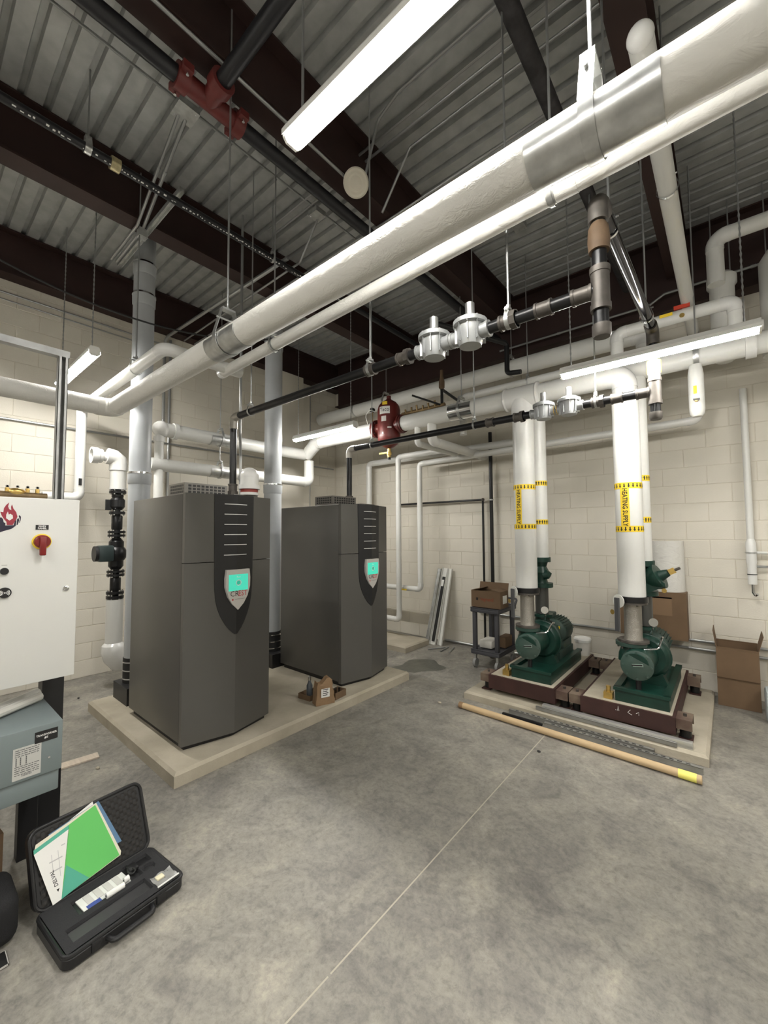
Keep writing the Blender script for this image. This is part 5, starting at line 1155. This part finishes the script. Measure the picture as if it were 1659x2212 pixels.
part('pages', lidpoly('c',[(.0,.24),(.01,.27),(.258,.322),(.335,.06),(.33,.045),(.048,.008)],M_FW,.015), mat('page_cream',(.75,.70,.56),.6), f1, 'cream inner pages', smooth=0, local=True)
part('green_cover', lidpoly('c',[(.137,.285),(.252,.315),(.325,.048),(.08,.012)],M_FG,.017), M_FG, f1, 'green cover', smooth=0, local=True)
part('teal_corner', lidpoly('c',[(.08,.0115),(.11,.13),(.19,.03)],M_FT,.0185,th=.0006), M_FT, f1, smooth=0, local=True)
part('white_cover', lidpoly('c',[(.0,.235),(.137,.268),(.08,.012),(.048,.008)],M_FW,.017), M_FW, f1, smooth=0, local=True)
part('teal_edge', lidpoly('c',[(.0,.235),(.0,.252),(.137,.285),(.137,.268)],M_FT,.017), M_FT, f1, smooth=0, local=True)
sk_ = MB()
for (a,b,c,d) in ((.05,.17,.10,.175),(.06,.13,.095,.135),(.06,.2,.062,.13),(.085,.205,.087,.1),(.10,.215,.115,.218)): sk_.add([LM@Vector(p) for p in ((a,b,.0185),(c,b,.0185),(c,d,.0185),(a,d,.0185))] if abs(b-d)>.004 else [LM@Vector(p) for p in ((a,b,.0185),(c,b,.0185),(c,d+.0015,.0185),(a,d+.0015,.0185))],[(0,1,2,3)]) if abs(c-a)<.004 or abs(b-d)<.006 else None
if sk_.v: tag(part('sketch_lines', sk_, mat('pale_grey_ink',(.5,.5,.5),.6), f1, smooth=0, local=True), kind='stuff')
_dl = text('lettering', 'DELVAL', .020, M_TXTK, f1, (0,0,0), UX, UY, local=True, warp=lambda a,b: LM@Vector((.062-b-a*.18, .105+a, .0186)), bold=.0003)
part('logo_mark', MB().add([LM@Vector(p) for p in ((.066,.058,.0186),(.077,.058,.0186),(.0715,.046,.0186))],[(0,1,2)]), M_TXTK, f1, smooth=0, local=True)
# things lying in the tray
def loc_thing(name,label,cat): return thing(name,label,cat,tuple(t.location),ROT)
o = loc_thing('label_pack','pack of white label sheets in the case tray','labels'); part('sheet', MB().box((.115,-.145,.053),(.31,-.055,.058), Matrix.Rotation(.03,4,'Z')), M_FW, o, smooth=0, local=True)
for k in range(4): part('sheet_fold', MB().box((.14+.04*k,-.125,.058),(.165+.04*k,-.06,.061), Matrix.Rotation(.03,4,'Z')), mat('paper_grey',(.6,.58,.56),.5), o, smooth=0, local=True)
part('blue_print', MB().box((.13,-.15,.0585),(.185,-.125,.0592), Matrix.Rotation(.03,4,'Z')), mat('print_blue',(.04,.07,.32),.5), o, smooth=0, local=True)
o = loc_thing('paper_roll','white paper roll lying in the case tray','paper roll'); part('roll', MB().lathe((.20,-.155,.072),UX,[(0,.005),(0,.013),(.075,.013),(.075,.005),(0,.005)],18), M_FW, o, local=True); part('core', MB().cyl((.199,-.155,.072),(.2765,-.155,.072),.0052,10), M_TXTK, o, local=True)
o = loc_thing('paper_roll','second shorter white roll by the black meter in the tray','paper roll'); part('roll', MB().lathe((.285,-.13,.072),UX,[(0,.005),(0,.013),(.022,.013),(.022,.005),(0,.005)],18), M_FW, o, local=True); part('core', MB().cyl((.284,-.13,.072),(.3085,-.13,.072),.0052,10), M_TXTK, o, local=True)
o = loc_thing('meter','small black meter with cable in the case tray','meter'); part('body', MB().rbox((.325,-.10,.053),(.37,-.045,.075),.008), M_BPLAS, o, local=True); part('cable', MB().tube([(.33,-.07,.07),(.315,-.10,.078),(.325,-.13,.075),(.345,-.12,.08),(.34,-.095,.08)],.004,.02,6), M_RUB, o, local=True); part('bright_tip', MB().cyl((.35,-.095,.076),(.35,-.095,.081),.004,8), M_CHROME, o, local=True)
o = loc_thing('plastic_bag','small clear plastic bag with a white item at the case corner','plastic bag'); part('film', foam(10,8,lambda x,y:.068+.004*math.sin(x*120)*math.cos(y*100),.36,.455,-.30,-.22), M_FILM, o, local=True); part('contents', MB().rbox((.375,-.265,.066),(.41,-.235,.076),.004), mat('cream_item',(.75,.70,.5),.5), o, local=True); part('zip_edge', MB().box((.358,-.305,.068),(.458,-.298,.0715)), M_FW, o, smooth=0, local=True)
# things cut by the left edge
carton('cardboard_box', 'cardboard box stack at the left edge behind the tool case', -2.95,-2.68,.04,.37,.002,.30, .1, closed=True)
carton('cardboard_box', 'upper small cardboard box at the left edge', -2.92,-2.70,.08,.34,.309,.42, -.05, closed=True)
t = thing('black_bag', 'black fabric bag at the left edge beside the tool case', 'bag', (-2.45,.3,0)); part('bag', MB().rbox((-2.62,.02,.002),(-2.36,.40,.2),.05,n=4), M_BAG, t); part('strap', MB().tube([(-2.5,.1,.2),(-2.45,.2,.26),(-2.45,.3,.2)],.012,.06,8), M_BAG, t)
t = thing('phone', 'dark phone with pale rim on the floor at the left edge', 'phone', (-2.25,.3,0)); part('body', MB().rbox((-2.35,.21,.002),(-2.27,.352,.012),.004), M_TXTK, t); part('rim', MB().box((-2.352,.21,.004),(-2.349,.354,.010)).box((-2.271,.21,.004),(-2.268,.354,.010)).box((-2.352,.351,.004),(-2.268,.354,.010)), M_SILV, t, smooth=0)
